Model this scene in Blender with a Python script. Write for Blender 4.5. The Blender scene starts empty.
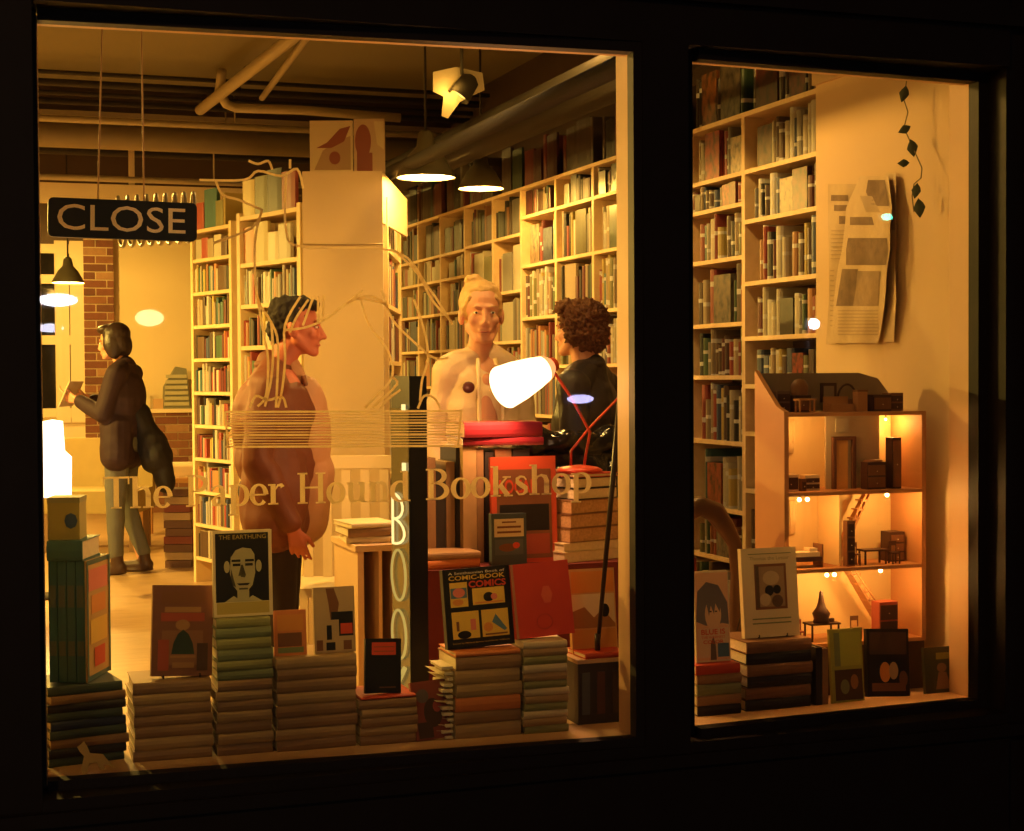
import bpy, bmesh, math, random
from mathutils import Vector, Matrix, Euler, noise
R = math.radians
PI = math.pi
rnd = random.Random(11)
scene = bpy.context.scene
COL = scene.collection

# ------------------------------------------------------------------ camera, world, big lights, exposure
F, CU, CV, ROOM_D = 1600.0, 512.0, 415.5, 4.372
YAW, PITCH, ROLL = math.atan(.35), -40.5 / 1600.0, -.0065
cam_data = bpy.data.cameras.new('camera')
cam_data.sensor_width = 36.0
cam_data.lens = F / 1024.0 * 36.0
cam_data.clip_start, cam_data.clip_end = .05, 200
cam = bpy.data.objects.new('camera', cam_data)
COL.objects.link(cam)
CAM = Vector((0, -ROOM_D, 1.345))
CR = (Matrix.Rotation(-YAW, 3, 'Z') @ Matrix.Rotation(PI / 2 + PITCH, 3, 'X') @ Matrix.Rotation(ROLL, 3, 'Z'))
cam.matrix_world = Matrix.Translation(CAM) @ CR.to_4x4()
scene.camera = cam

world = bpy.data.worlds.new('night')
scene.world = world
world.use_nodes = True
world.node_tree.nodes['Background'].inputs[0].default_value = (.035, .028, .03, 1)
world.node_tree.nodes['Background'].inputs[1].default_value = .12

scene.view_settings.view_transform = 'Standard'
scene.view_settings.look = 'None'
scene.view_settings.gamma = 1
scene.view_settings.exposure = .27

WARM = (1.0, .535, .09)
def link(o):
    COL.objects.link(o)
    return o
def lamp(name, kind, loc, power, color=WARM, radius=.06, spot=None, aim=None):
    l = bpy.data.lights.new(name, kind)
    l.energy = power
    l.color = color
    if kind in ('POINT', 'SPOT'):
        l.shadow_soft_size = radius
    if kind == 'SPOT':
        l.spot_size = spot or R(120)
        l.spot_blend = .5
    o = link(bpy.data.objects.new(name, l))
    o.location = loc
    if aim is not None:
        o.rotation_euler = (Vector(aim) - Vector(loc)).to_track_quat('-Z', 'Y').to_euler()
    o['kind'] = 'helper'
    return o

lamp('front_fill_light', 'POINT', (-4.2, -7.5, 4.6), 220, (1.0, .60, .27), .18)  # unseen fill lamp added to brighten the fronts of the window books

# ------------------------------------------------------------------ placing by measured sight lines (author-time surveying)
def ray(u, v):
    return CR @ Vector(((u - CU) / F, (CV - v) / F, -1.0))
def WZ(u, v, Z):
    return CAM + ray(u, v) * Z
def WX(u, v, X):
    d = ray(u, v); return CAM + d * ((X - CAM.x) / d.x)
def WY(u, v, Y):
    d = ray(u, v); return CAM + d * ((Y - CAM.y) / d.y)
def WH(u, v, h):
    d = ray(u, v); return CAM + d * ((h - CAM.z) / d.z)
def front_y(x):            # the inner line of the shop window
    return -.089 * (x - .22) / 1.65 if x < 1.98 else -.048 + .064 * (x - 2.085) / 1.02

# ------------------------------------------------------------------ materials
MATS = {}
def mat(name, color, rough=.6, metal=0, noise_amt=.12, scale=14, bump=0, emit=None, estr=0, spec=.4, coat=0):
    if name in MATS: return MATS[name]
    m = bpy.data.materials.new(name)
    m.use_nodes = True
    nt = m.node_tree; b = nt.nodes['Principled BSDF']
    b.inputs['Roughness'].default_value = rough
    b.inputs['Metallic'].default_value = metal
    b.inputs['Specular IOR Level'].default_value = spec
    if coat: b.inputs['Coat Weight'].default_value = coat
    c = tuple(color) + (1,)
    if noise_amt:
        tc = nt.nodes.new('ShaderNodeTexCoord')
        n = nt.nodes.new('ShaderNodeTexNoise'); n.inputs['Scale'].default_value = scale; n.inputs['Detail'].default_value = 4
        mx = nt.nodes.new('ShaderNodeMixRGB')
        mx.inputs[1].default_value = tuple(x * (1 - noise_amt) for x in color) + (1,)
        mx.inputs[2].default_value = tuple(min(1, x * (1 + noise_amt)) for x in color) + (1,)
        nt.links.new(tc.outputs['Object'], n.inputs['Vector'])
        nt.links.new(n.outputs['Fac'], mx.inputs[0])
        nt.links.new(mx.outputs[0], b.inputs['Base Color'])
        if bump:
            bp = nt.nodes.new('ShaderNodeBump'); bp.inputs['Strength'].default_value = bump; bp.inputs['Distance'].default_value = .01
            nt.links.new(n.outputs['Fac'], bp.inputs['Height']); nt.links.new(bp.outputs[0], b.inputs['Normal'])
    else:
        b.inputs['Base Color'].default_value = c
    if emit:
        b.inputs['Emission Color'].default_value = tuple(emit) + (1,)
        b.inputs['Emission Strength'].default_value = estr
    MATS[name] = m
    return m
def wood(name, color, dark, scale=(3, 30, 3), rough=.5):
    if name in MATS: return MATS[name]
    m = bpy.data.materials.new(name); m.use_nodes = True
    nt = m.node_tree; b = nt.nodes['Principled BSDF']; b.inputs['Roughness'].default_value = rough
    tc = nt.nodes.new('ShaderNodeTexCoord'); mp = nt.nodes.new('ShaderNodeMapping'); mp.inputs['Scale'].default_value = scale
    n = nt.nodes.new('ShaderNodeTexNoise'); n.inputs['Scale'].default_value = 3; n.inputs['Detail'].default_value = 6; n.inputs['Distortion'].default_value = .6
    r = nt.nodes.new('ShaderNodeValToRGB')
    r.color_ramp.elements[0].position = .3; r.color_ramp.elements[0].color = tuple(dark) + (1,)
    r.color_ramp.elements[1].position = .7; r.color_ramp.elements[1].color = tuple(color) + (1,)
    nt.links.new(tc.outputs['Object'], mp.inputs[0]); nt.links.new(mp.outputs[0], n.inputs['Vector'])
    nt.links.new(n.outputs['Fac'], r.inputs[0]); nt.links.new(r.outputs[0], b.inputs['Base Color'])
    MATS[name] = m
    return m
def glow(name, color, strength):
    if name in MATS: return MATS[name]
    m = bpy.data.materials.new(name); m.use_nodes = True
    nt = m.node_tree; nt.nodes.remove(nt.nodes['Principled BSDF'])
    e = nt.nodes.new('ShaderNodeEmission'); e.inputs[0].default_value = tuple(color) + (1,); e.inputs[1].default_value = strength
    nt.links.new(e.outputs[0], nt.nodes['Material Output'].inputs[0])
    MATS[name] = m
    return m
def glass_mat():
    m = bpy.data.materials.new('window_glass'); m.use_nodes = True
    nt = m.node_tree; nt.nodes.remove(nt.nodes['Principled BSDF'])
    t = nt.nodes.new('ShaderNodeBsdfTransparent'); t.inputs[0].default_value = (.97, .97, .96, 1)
    g = nt.nodes.new('ShaderNodeBsdfGlossy'); g.inputs['Roughness'].default_value = .01
    fr = nt.nodes.new('ShaderNodeFresnel'); fr.inputs['IOR'].default_value = 1.45
    mx = nt.nodes.new('ShaderNodeMixShader')
    nt.links.new(fr.outputs[0], mx.inputs[0]); nt.links.new(t.outputs[0], mx.inputs[1]); nt.links.new(g.outputs[0], mx.inputs[2])
    nt.links.new(mx.outputs[0], nt.nodes['Material Output'].inputs[0])
    return m
def vinyl_mat(name, color, through=.5):
    m = bpy.data.materials.new(name); m.use_nodes = True
    nt = m.node_tree; nt.nodes.remove(nt.nodes['Principled BSDF'])
    d = nt.nodes.new('ShaderNodeBsdfDiffuse'); d.inputs[0].default_value = tuple(color) + (1,)
    t = nt.nodes.new('ShaderNodeBsdfTranslucent'); t.inputs[0].default_value = tuple(color) + (1,)
    mx = nt.nodes.new('ShaderNodeMixShader'); mx.inputs[0].default_value = through
    nt.links.new(d.outputs[0], mx.inputs[1]); nt.links.new(t.outputs[0], mx.inputs[2])
    nt.links.new(mx.outputs[0], nt.nodes['Material Output'].inputs[0])
    MATS[name] = m
    return m
def book_mats():
    """colour from the object, title bands on the spine from its own coordinates"""
    m = bpy.data.materials.new('book_cloth'); m.use_nodes = True
    nt = m.node_tree; b = nt.nodes['Principled BSDF']; b.inputs['Roughness'].default_value = .45
    oi = nt.nodes.new('ShaderNodeObjectInfo'); tc = nt.nodes.new('ShaderNodeTexCoord')
    sp = nt.nodes.new('ShaderNodeSeparateXYZ'); nt.links.new(tc.outputs['Generated'], sp.inputs[0])
    ml = nt.nodes.new('ShaderNodeMath'); ml.operation = 'MULTIPLY_ADD'; ml.inputs[1].default_value = 1.3
    nt.links.new(sp.outputs['Z'], ml.inputs[0]); nt.links.new(oi.outputs['Random'], ml.inputs[2])
    w = nt.nodes.new('ShaderNodeMath'); w.operation = 'FRACT'; nt.links.new(ml.outputs[0], w.inputs[0])
    c = nt.nodes.new('ShaderNodeMath'); c.operation = 'COMPARE'; c.inputs[1].default_value = .5; c.inputs[2].default_value = .06
    nt.links.new(w.outputs[0], c.inputs[0])
    nz = nt.nodes.new('ShaderNodeTexNoise'); nz.inputs['Scale'].default_value = 60; nt.links.new(tc.outputs['Object'], nz.inputs['Vector'])
    am = nt.nodes.new('ShaderNodeMath'); am.operation = 'MULTIPLY'; nt.links.new(c.outputs[0], am.inputs[0]); am.inputs[1].default_value = .45
    iv = nt.nodes.new('ShaderNodeInvert'); nt.links.new(oi.outputs['Color'], iv.inputs['Color'])
    mx = nt.nodes.new('ShaderNodeMixRGB'); nt.links.new(am.outputs[0], mx.inputs[0]); nt.links.new(oi.outputs['Color'], mx.inputs[1]); nt.links.new(iv.outputs[0], mx.inputs[2])
    nt.links.new(mx.outputs[0], b.inputs['Base Color'])
    MATS['book_cloth'] = m
    m = bpy.data.materials.new('picture_cover'); m.use_nodes = True
    nt = m.node_tree; b = nt.nodes['Principled BSDF']; b.inputs['Roughness'].default_value = .35
    oi = nt.nodes.new('ShaderNodeObjectInfo'); tc = nt.nodes.new('ShaderNodeTexCoord')
    ad = nt.nodes.new('ShaderNodeVectorMath'); ad.operation = 'ADD'
    nt.links.new(tc.outputs['Generated'], ad.inputs[0]); nt.links.new(oi.outputs['Random'], ad.inputs[1])
    nz = nt.nodes.new('ShaderNodeTexNoise'); nz.inputs['Scale'].default_value = 4.5; nz.inputs['Detail'].default_value = 3; nt.links.new(ad.outputs[0], nz.inputs['Vector'])
    r = nt.nodes.new('ShaderNodeValToRGB')
    r.color_ramp.elements[0].position = .35; r.color_ramp.elements[0].color = (.10, .07, .06, 1); r.color_ramp.elements[1].position = .43; r.color_ramp.elements[1].color = (.5, .5, .5, 1)
    e = r.color_ramp.elements.new(.6); e.color = (1.1, .9, .7, 1)
    nt.links.new(nz.outputs['Fac'], r.inputs[0])
    mx = nt.nodes.new('ShaderNodeMixRGB'); mx.blend_type = 'MULTIPLY'; mx.inputs[0].default_value = 1
    nt.links.new(oi.outputs['Color'], mx.inputs[1]); nt.links.new(r.outputs[0], mx.inputs[2]); nt.links.new(mx.outputs[0], b.inputs['Base Color'])
    MATS['picture_cover'] = m
    m = bpy.data.materials.new('many_books'); m.use_nodes = True
    nt = m.node_tree; b = nt.nodes['Principled BSDF']; b.inputs['Roughness'].default_value = .5
    at = nt.nodes.new('ShaderNodeAttribute'); at.attribute_name = 'book_colour'; nt.links.new(at.outputs['Color'], b.inputs['Base Color'])
    MATS['many_books'] = m
book_mats()
PAGES = mat('pages', (.72, .62, .42), .8, scale=90, noise_amt=.2)
SHELF = wood('pale_shelf_wood', (.78, .58, .34), (.66, .47, .26), (6, 6, 6))
CREAM = mat('cream_paint', (.72, .58, .38), .6, noise_amt=.06, scale=3)
BLACK = mat('black_paint', (.02, .016, .014), .5, noise_amt=.3, scale=5)
FRAMEB = mat('facade_black', (.022, .012, .009), .55, noise_amt=.25, scale=9, bump=.2)

# ------------------------------------------------------------------ mesh tools
class MB:
    def __init__(s): s.v, s.f, s.m, s.smooth = [], [], [], []
    def add(s, vs, fs, mi=0, M=None, sm=False):
        o = len(s.v)
        for p in vs:
            p = Vector(p)
            if M is not None: p = M @ p
            s.v.append(p)
        for f in fs:
            s.f.append([o + i for i in f]); s.m.append(mi); s.smooth.append(sm)
        return s
    def box(s, c, d, mi=0, M=None, rz=0):
        x, y, z = d[0] / 2, d[1] / 2, d[2] / 2
        vs = [Vector((a * x, b * y, e * z)) for a in (-1, 1) for b in (-1, 1) for e in (-1, 1)]
        if rz:
            q = Matrix.Rotation(rz, 3, 'Z'); vs = [q @ p for p in vs]
        vs = [p + Vector(c) for p in vs]
        return s.add(vs, [(0, 1, 3, 2), (4, 6, 7, 5), (0, 4, 5, 1), (2, 3, 7, 6), (0, 2, 6, 4), (1, 5, 7, 3)], mi, M)
    def span(s, a, b, mi=0, M=None):
        return s.box([(a[i] + b[i]) / 2 for i in range(3)], [abs(b[i] - a[i]) for i in range(3)], mi, M)
    def prism(s, pts, y0, y1, mi=0, M=None):
        """outline in x,z given thickness along y"""
        n = len(pts)
        vs = [(p[0], y0, p[1]) for p in pts] + [(p[0], y1, p[1]) for p in pts]
        fs = [list(range(n)), list(range(2 * n - 1, n - 1, -1))] + [(i, i + n, (i + 1) % n + n, (i + 1) % n) for i in range(n)]
        return s.add(vs, fs, mi, M)
    def tube(s, pts, r, seg=8, mi=0, M=None, cap=True):
        pts = [Vector(p) for p in pts]; n = len(pts)
        rr = r if isinstance(r, (list, tuple)) else [r] * n
        vs, fs = [], []
        up = None
        for i, p in enumerate(pts):
            t = (pts[min(i + 1, n - 1)] - pts[max(i - 1, 0)]).normalized()
            if up is None:
                up = t.orthogonal().normalized()
            else:
                up = (up - t * up.dot(t)).normalized()
            w = t.cross(up)
            for k in range(seg):
                a = 2 * PI * k / seg
                vs.append(p + (up * math.cos(a) + w * math.sin(a)) * rr[i])
        for i in range(n - 1):
            for k in range(seg):
                fs.append((i * seg + k, i * seg + (k + 1) % seg, (i + 1) * seg + (k + 1) % seg, (i + 1) * seg + k))
        if cap:
            fs.append(list(range(seg - 1, -1, -1))); fs.append([(n - 1) * seg + k for k in range(seg)])
        return s.add(vs, fs, mi, M, True)
    def lathe(s, prof, seg=24, c=(0, 0, 0), mi=0, M=None):
        vs, fs = [], []
        for r, z in prof:
            for k in range(seg):
                a = 2 * PI * k / seg
                vs.append((c[0] + r * math.cos(a), c[1] + r * math.sin(a), c[2] + z))
        for i in range(len(prof) - 1):
            for k in range(seg):
                fs.append((i * seg + k, i * seg + (k + 1) % seg, (i + 1) * seg + (k + 1) % seg, (i + 1) * seg + k))
        return s.add(vs, fs, mi, M, True)
    def ball(s, c, r, mi=0, seg=10, M=None):
        rr = r if isinstance(r, (tuple, list)) else (r, r, r)
        vs, fs = [], []
        nr = max(4, seg // 2)
        vs.append((c[0], c[1], c[2] + rr[2]))
        for i in range(1, nr):
            p = PI * i / nr
            for k in range(seg):
                a = 2 * PI * k / seg
                vs.append((c[0] + rr[0] * math.sin(p) * math.cos(a), c[1] + rr[1] * math.sin(p) * math.sin(a), c[2] + rr[2] * math.cos(p)))
        vs.append((c[0], c[1], c[2] - rr[2])); last = len(vs) - 1
        for k in range(seg):
            fs.append((0, 1 + k, 1 + (k + 1) % seg)); b = 1 + (nr - 2) * seg
            fs.append((last, b + (k + 1) % seg, b + k))
        for i in range(nr - 2):
            for k in range(seg):
                a = 1 + i * seg
                fs.append((a + k, a + seg + k, a + seg + (k + 1) % seg, a + (k + 1) % seg))
        return s.add(vs, fs, mi, M, True)
    def mesh(s, name, mats):
        me = bpy.data.meshes.new(name)
        me.from_pydata([tuple(p) for p in s.v], [], s.f)
        for m in (mats if isinstance(mats, (list, tuple)) else [mats]): me.materials.append(m)
        me.polygons.foreach_set('material_index', s.m)
        me.polygons.foreach_set('use_smooth', s.smooth)
        bm = bmesh.new(); bm.from_mesh(me); bmesh.ops.recalc_face_normals(bm, faces=bm.faces); bm.to_mesh(me); bm.free()
        me.update()
        return me
    def build(s, name, mats, parent=None, loc=(0, 0, 0), rot=(0, 0, 0), kind=None):
        o = bpy.data.objects.new(name, s.mesh(name, mats))
        link(o)
        o.location = loc; o.rotation_euler = rot
        if parent is not None: o.parent = parent
        if kind: o['kind'] = kind
        return o
def tag(o, label, cat, group=None):
    o['label'] = label; o['category'] = cat
    if group: o['group'] = group
    return o
def thing(name, label, cat, loc=(0, 0, 0), rot=(0, 0, 0), group=None):
    o = link(bpy.data.objects.new(name, None)); o.empty_display_size = .05
    o.location = loc; o.rotation_euler = rot if isinstance(rot, (tuple, list, Euler)) else (0, 0, rot)
    return tag(o, label, cat, group)
def copy_tree(o, parent=None):
    c = o.copy(); link(c)
    if parent is not None: c.parent = parent
    for ch in list(o.children): copy_tree(ch, c)
    return c
def text_mesh(s, w, h, m, extrude=.0004, offset=0.0):
    cu = bpy.data.curves.new('lettering', 'FONT'); cu.body = s; cu.size = 1; cu.extrude = 0; cu.offset = offset
    cu.align_x = 'CENTER'; cu.resolution_u = 3
    o = link(bpy.data.objects.new('lettering_tmp', cu))
    me = bpy.data.meshes.new_from_object(o.evaluated_get(bpy.context.evaluated_depsgraph_get()))
    bpy.data.objects.remove(o)
    xs = [v.co.x for v in me.vertices]; ys = [v.co.y for v in me.vertices]
    if not xs: return me
    ax, bx, ay, by = min(xs), max(xs), min(ys), max(ys)
    for v in me.vertices:
        v.co = ((v.co.x - (ax + bx) / 2) / (bx - ax) * w, 0, (v.co.y - (ay + by) / 2) / (by - ay) * h)
    me.materials.clear(); me.materials.append(m); me.update()
    return me
def put_text(parent, s, x, y, z, w, h, m, name='lettering', rot=(0, 0, 0), offset=0.0):
    o = link(bpy.data.objects.new(name, text_mesh(s, w, h, m, offset=offset)))
    parent = next((c for c in parent.children if c.name.startswith('cover') and 'print' not in c.name), parent)
    o.parent = parent; o.location = (x, y, z); o.rotation_euler = rot
    return o
# ------------------------------------------------------------------ the setting
def struct(name, mb, m, parent=None):
    return mb.build(name, m, parent, kind='structure')
XW = 3.13          # face of the right wall
ZC = 3.3
YB = 12.1
floorm = wood('floor_boards', (.55, .36, .18), (.40, .25, .12), (1.2, 9, 1), .35)
struct('floor', MB().span((-4.2, .08, -.1), (3.6, YB + .1, 0)), floorm)
struct('ceiling', MB().span((-4.2, -.1, ZC), (3.6, YB + .1, ZC + .1)), mat('ceiling_plaster', (.22, .19, .11), .8, scale=2, noise_amt=.12))
plaster = mat('wall_plaster', (.66, .48, .28), .75, scale=2.5, noise_amt=.07, bump=.05)
struct('wall_right', MB().span((XW, .02, 0), (3.5, 1.035, ZC)).span((3.42, 1.035, 0), (3.5, YB, ZC), 1), [plaster, mat('wall_shaded_brown', (.07, .04, .025), .8)])  # wall behind the bookcases coloured dark so it reads as unlit
# slightly proud upper plaster band above the newspapers
struct('trim_1', MB().span((XW - .018, .02, 2.44), (XW, 1.035, ZC)), plaster)
struct('wall_left', MB().span((-4.2, .08, 0), (-4.1, YB, ZC)), mat('left_plaster', (.5, .38, .24), .8))
backw = mat('back_plaster', (.74, .58, .33), .75, scale=2, noise_amt=.05)
struct('wall_back', MB().span((-4.2, YB, 0), (3.5, YB + .12, ZC)), backw)
# street side: facade, pavement
fw = MB()
fw.span((-4.2, -.12, -.2), (.205, .02, 3.9)).span((3.14, -.12, -.2), (7.5, .02, 3.9))
fw.span((.205, -.14, -.2), (3.14, .02, .265)).span((.205, -.14, 2.30), (3.14, .02, 3.9))
fw.span((1.885, -.14, .265), (2.03, .02, 2.30))
struct('wall_front', fw, FRAMEB)
struct('trim_2', MB().span((-4.2, -.17, 2.42), (7.5, -.121, 2.47)).span((-4.2, -.19, 2.62), (7.5, -.121, 2.68)).span((-4.2, -.165, .20), (7.5, -.141, .235)), FRAMEB)
struct('trim_3', MB().span((3.20, -.16, -.2), (3.225, -.121, 2.42)).span((3.29, -.17, -.2), (3.33, -.121, 2.42)).span((-.05, -.16, -.2), (.0, -.121, 2.42)), FRAMEB)
struct('ground', MB().span((-14, -15.4, -.3), (18, -.12, -.2)), mat('asphalt', (.03, .03, .03), .8, scale=30, noise_amt=.3))

glassm = glass_mat()
lining = mat('jamb_wood', (.62, .40, .22), .5, noise_amt=.1, scale=6)
vinyl = vinyl_mat('gold_vinyl', (.95, .83, .56), .42)
ZB, ZT = .29, 2.27
def window(name, p0, p1):
    L = (Vector(p1) - Vector(p0)).length
    root = link(bpy.data.objects.new(name, None)); root['kind'] = 'structure'
    root.location = (p0[0], p0[1], 0); root.rotation_euler = (0, 0, math.atan2(p1[1] - p0[1], p1[0] - p0[0]))
    MB().span((-.004, -.003, ZB - .004), (L + .004, .003, ZT + .004)).build('pane', glassm, root)
    t = .022
    for nm, a, b in (('frame_side', (-t, .004, ZB - t), (0, .10, ZT + t)), ('frame_side', (L, .004, ZB - t), (L + t, .10, ZT + t)),
                     ('frame_head', (0, .004, ZT), (L, .03, ZT + t)), ('frame_sill', (0, .004, ZB - t), (L, .10, ZB))):
        MB().span(a, b).build(nm, lining, root)
    # outer dark sash
    MB().span((-.03, -.010, ZB - .06), (-.003, .0035, ZT + .06)).span((L, -.045, ZB - .06), (L + .05, .0035, ZT + .06)) \
        .span((0, -.045, ZT), (L, .0035, ZT + .06)).span((0, -.045, ZB - .06), (L, .0035, ZB)).build('outer_sash', FRAMEB, root)
    return root, L
win1, L1 = window('window_1', (.2245, -.001), (1.861, -.089))
win2, L2 = window('window_2', (2.085, -.048), (3.100, .016))
W1M = Matrix.Translation((.2245, -.001, 0)) @ Matrix.Rotation(math.atan2(-.088, 1.6425), 4, 'Z')
W1I = W1M.inverted()
def on_glass(u, v):
    """where a sight line meets the left pane, in the pane's own x,z"""
    a = W1I @ CAM; d = W1I.to_3x3() @ ray(u, v)
    p = a + d * ((.006 - a.y) / d.y)
    return p.x, p.z

# ---- serif lettering cut from vinyl: THICK stems, thin arms, slab serifs
def ribbon(mb, pts, ws, y0=.0045, y1=.0060, mi=0):
    L, Rr = [], []
    n = len(pts)
    for i in range(n):
        a = Vector(pts[max(i - 1, 0)]); b = Vector(pts[min(i + 1, n - 1)])
        d = (b - a); d = d / (d.length or 1)
        nn = Vector((-d.y, d.x)); w = (ws[i] if isinstance(ws, (list, tuple)) else ws) / 2
        p = Vector(pts[i]); L.append(p + nn * w); Rr.append(p - nn * w)
    for i in range(n - 1):
        mb.prism([tuple(L[i]), tuple(L[i + 1]), tuple(Rr[i + 1]), tuple(Rr[i])], y0, y1, mi)
def arc(cx, cy, rx, ry, a0, a1, n=14):
    return [(cx + rx * math.cos(R(a0 + (a1 - a0) * i / n)), cy + ry * math.sin(R(a0 + (a1 - a0) * i / n))) for i in range(n + 1)]
def bow(cx, cy, rx, ry, a0, a1, thick=.17, thin=.06, n=16):
    p = arc(cx, cy, rx, ry, a0, a1, n)
    w = [thin + (thick - thin) * abs(math.cos(R(a0 + (a1 - a0) * i / n))) ** 1.3 for i in range(n + 1)]
    return p, w
T_, t_, XH, SF = .17, .055, .66, .05
def stem(x, z0, z1, s0=True, s1=True, half1=False):
    out = [([(x, z0), (x, z1)], T_)]
    if s0: out.append(([(x - .17, z0 + SF / 2), (x + .17, z0 + SF / 2)], SF))
    if s1: out.append(([(x - .17, z1 - SF / 2), (x + (.0 if half1 else .17), z1 - SF / 2)], SF))
    return out
def shoulder(x0, x1):
    return ([(x0, XH * .72), (x0 + .08, XH * .92), (x0 + .2, XH * .98), (x1 - .05, XH * .9), (x1, XH * .68), (x1, XH * .5)], [.04, .06, .08, .15, .17, .17])
GL = {
    'T': (.86, [([(.02, .97), (.84, .97)], .06), ([(.03, 1.0), (.03, .76)], .05), ([(.83, 1.0), (.83, .76)], .05)] + stem(.43, 0, 1, True, False)),
    'H': (1.02, stem(.2, 0, 1) + stem(.82, 0, 1) + [([(.2, .52), (.82, .52)], .06)]),
    'P': (.82, stem(.2, 0, 1) + [bow(.32, .73, .36, .245, -90, 90), ([(.2, .975), (.33, .975)], .05), ([(.2, .485), (.33, .485)], .05)]),
    'B': (.86, stem(.2, 0, 1) + [bow(.34, .76, .30, .215, -90, 90), bow(.34, .28, .38, .255, -90, 90), ([(.2, .975), (.35, .975)], .05), ([(.2, .53), (.35, .53)], .05), ([(.2, .025), (.35, .025)], .05)]),
    'h': (.78, stem(.18, 0, 1, True, True, True) + [shoulder(.22, .6)] + stem(.6, 0, XH * .6, True, False)),
    'n': (.78, stem(.18, 0, XH, True, True, True) + [shoulder(.22, .6)] + stem(.6, 0, XH * .6, True, False)),
    'e': (.60, [bow(.3, XH / 2, .235, XH / 2 - .01, 0, 320), ([(.07, XH * .5), (.54, XH * .5)], .05)]),
    'o': (.66, [bow(.33, XH / 2, .25, XH / 2 - .01, 0, 360, n=24)]),
    'a': (.60, [([(.1, XH * .78), (.16, XH * .93), (.3, XH * .98), (.4, XH * .88), (.43, XH * .7)], [.12, .08, .06, .12, .16]), ([(.43, XH * .75), (.43, .08), (.56, .03)], [.16, .16, .05]),
               ([(.43, XH * .6), (.2, XH * .45), (.11, XH * .25), (.18, .05), (.3, .03), (.43, .12)], [.05, .08, .16, .14, .07, .05])]),
    'p': (.74, stem(.18, -.32, XH, True, True, True) + [bow(.36, XH / 2, .28, XH / 2 - .01, -120, 120)]),
    'd': (.74, stem(.54, 0, 1, False, True, True) + [bow(.36, XH / 2, .28, XH / 2 - .01, 60, 300), ([(.5, .02), (.72, .02)], SF)]),
    'r': (.56, stem(.18, 0, XH, True, True, True) + [([(.24, XH * .7), (.34, XH * .93), (.46, XH * .95), (.5, XH * .84)], [.04, .07, .12, .15])]),
    'u': (.78, stem(.18, XH * .3, XH, False, True, True) + stem(.58, 0, XH, False, True, True) + [([(.18, XH * .35), (.2, XH * .12), (.32, .03), (.46, .07), (.56, .2)], [.17, .16, .09, .06, .04]), ([(.58, .02), (.74, .02)], SF)]),
    'k': (.78, stem(.18, 0, 1, True, True, True) + [([(.24, XH * .42), (.56, XH * .95)], .06), ([(.34, XH * .55), (.6, .03)], .16), ([(.46, SF / 2), (.76, SF / 2)], SF), ([(.42, XH - SF / 2), (.7, XH - SF / 2)], SF)]),
    's': (.54, [([(.44, XH * .78), (.36, XH * .93), (.24, XH * .95), (.13, XH * .84), (.14, XH * .68), (.27, XH * .53), (.42, XH * .38), (.43, XH * .2), (.33, .05), (.19, .04), (.1, XH * .24)],
                 [.05, .06, .07, .12, .15, .17, .16, .13, .07, .06, .05])]),
}
def serif_line(s, u0, v0, u1, v1, cap_px, parent):
    ad = sum(GL[c][0] if c != ' ' else .42 for c in s)
    x0, z0 = on_glass(u0, v0); x1, z1 = on_glass(u1, v1)
    xt, zt = on_glass(u0, v0 - cap_px)
    H = zt - z0; sx = (x1 - x0) / ad; cx = 0
    for c in s:
        if c == ' ': cx += .42; continue
        mb = MB(); w, strokes = GL[c]
        k = cx / ad
        M = Matrix.Translation((x0 + cx * sx, 0, z0 + (z1 - z0) * k)) @ Matrix.Diagonal((sx, 1, H, 1))
        tmp = MB()
        for j, (p, ws) in enumerate(strokes): ribbon(tmp, p, ws, .0045 + j * .00012, .0055 + j * .00012)
        mb.add(tmp.v, tmp.f, 0, M)
        mb.build('lettering', vinyl, parent)
        cx += w
serif_line('The Paper Hound', 103, 509, 411, 501, 32, win1)
serif_line('Bookshop', 425, 500, 592, 492, 31, win1)

# ---- the hound drawn in pale lines on a sheaf of ruled lines
drawing = MB()
def dl(pts, w=.0065):
    q = [on_glass(*p) for p in pts]
    out = [q[0]]
    for i in range(len(q) - 1):        # Catmull-Rom smoothing
        p0, p1, p2, p3 = q[max(i - 1, 0)], q[i], q[i + 1], q[min(i + 2, len(q) - 1)]
        for k in range(1, 5):
            t = k / 4
            out.append(tuple(.5 * ((2 * p1[j]) + (-p0[j] + p2[j]) * t + (2 * p0[j] - 5 * p1[j] + 4 * p2[j] - p3[j]) * t * t + (-p0[j] + 3 * p1[j] - 3 * p2[j] + p3[j]) * t ** 3) for j in (0, 1)))
    for i in range(len(out) - 1):
        a, b = Vector(out[i]), Vector(out[i + 1]); d = b - a
        if d.length < 1e-6: continue
        n = Vector((-d.y, d.x)) / d.length * w / 2
        e = d / d.length * w * .25
        drawing.prism([tuple(a - e + n), tuple(b + e + n), tuple(b + e - n), tuple(a - e - n)], .0045, .0055)
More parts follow.
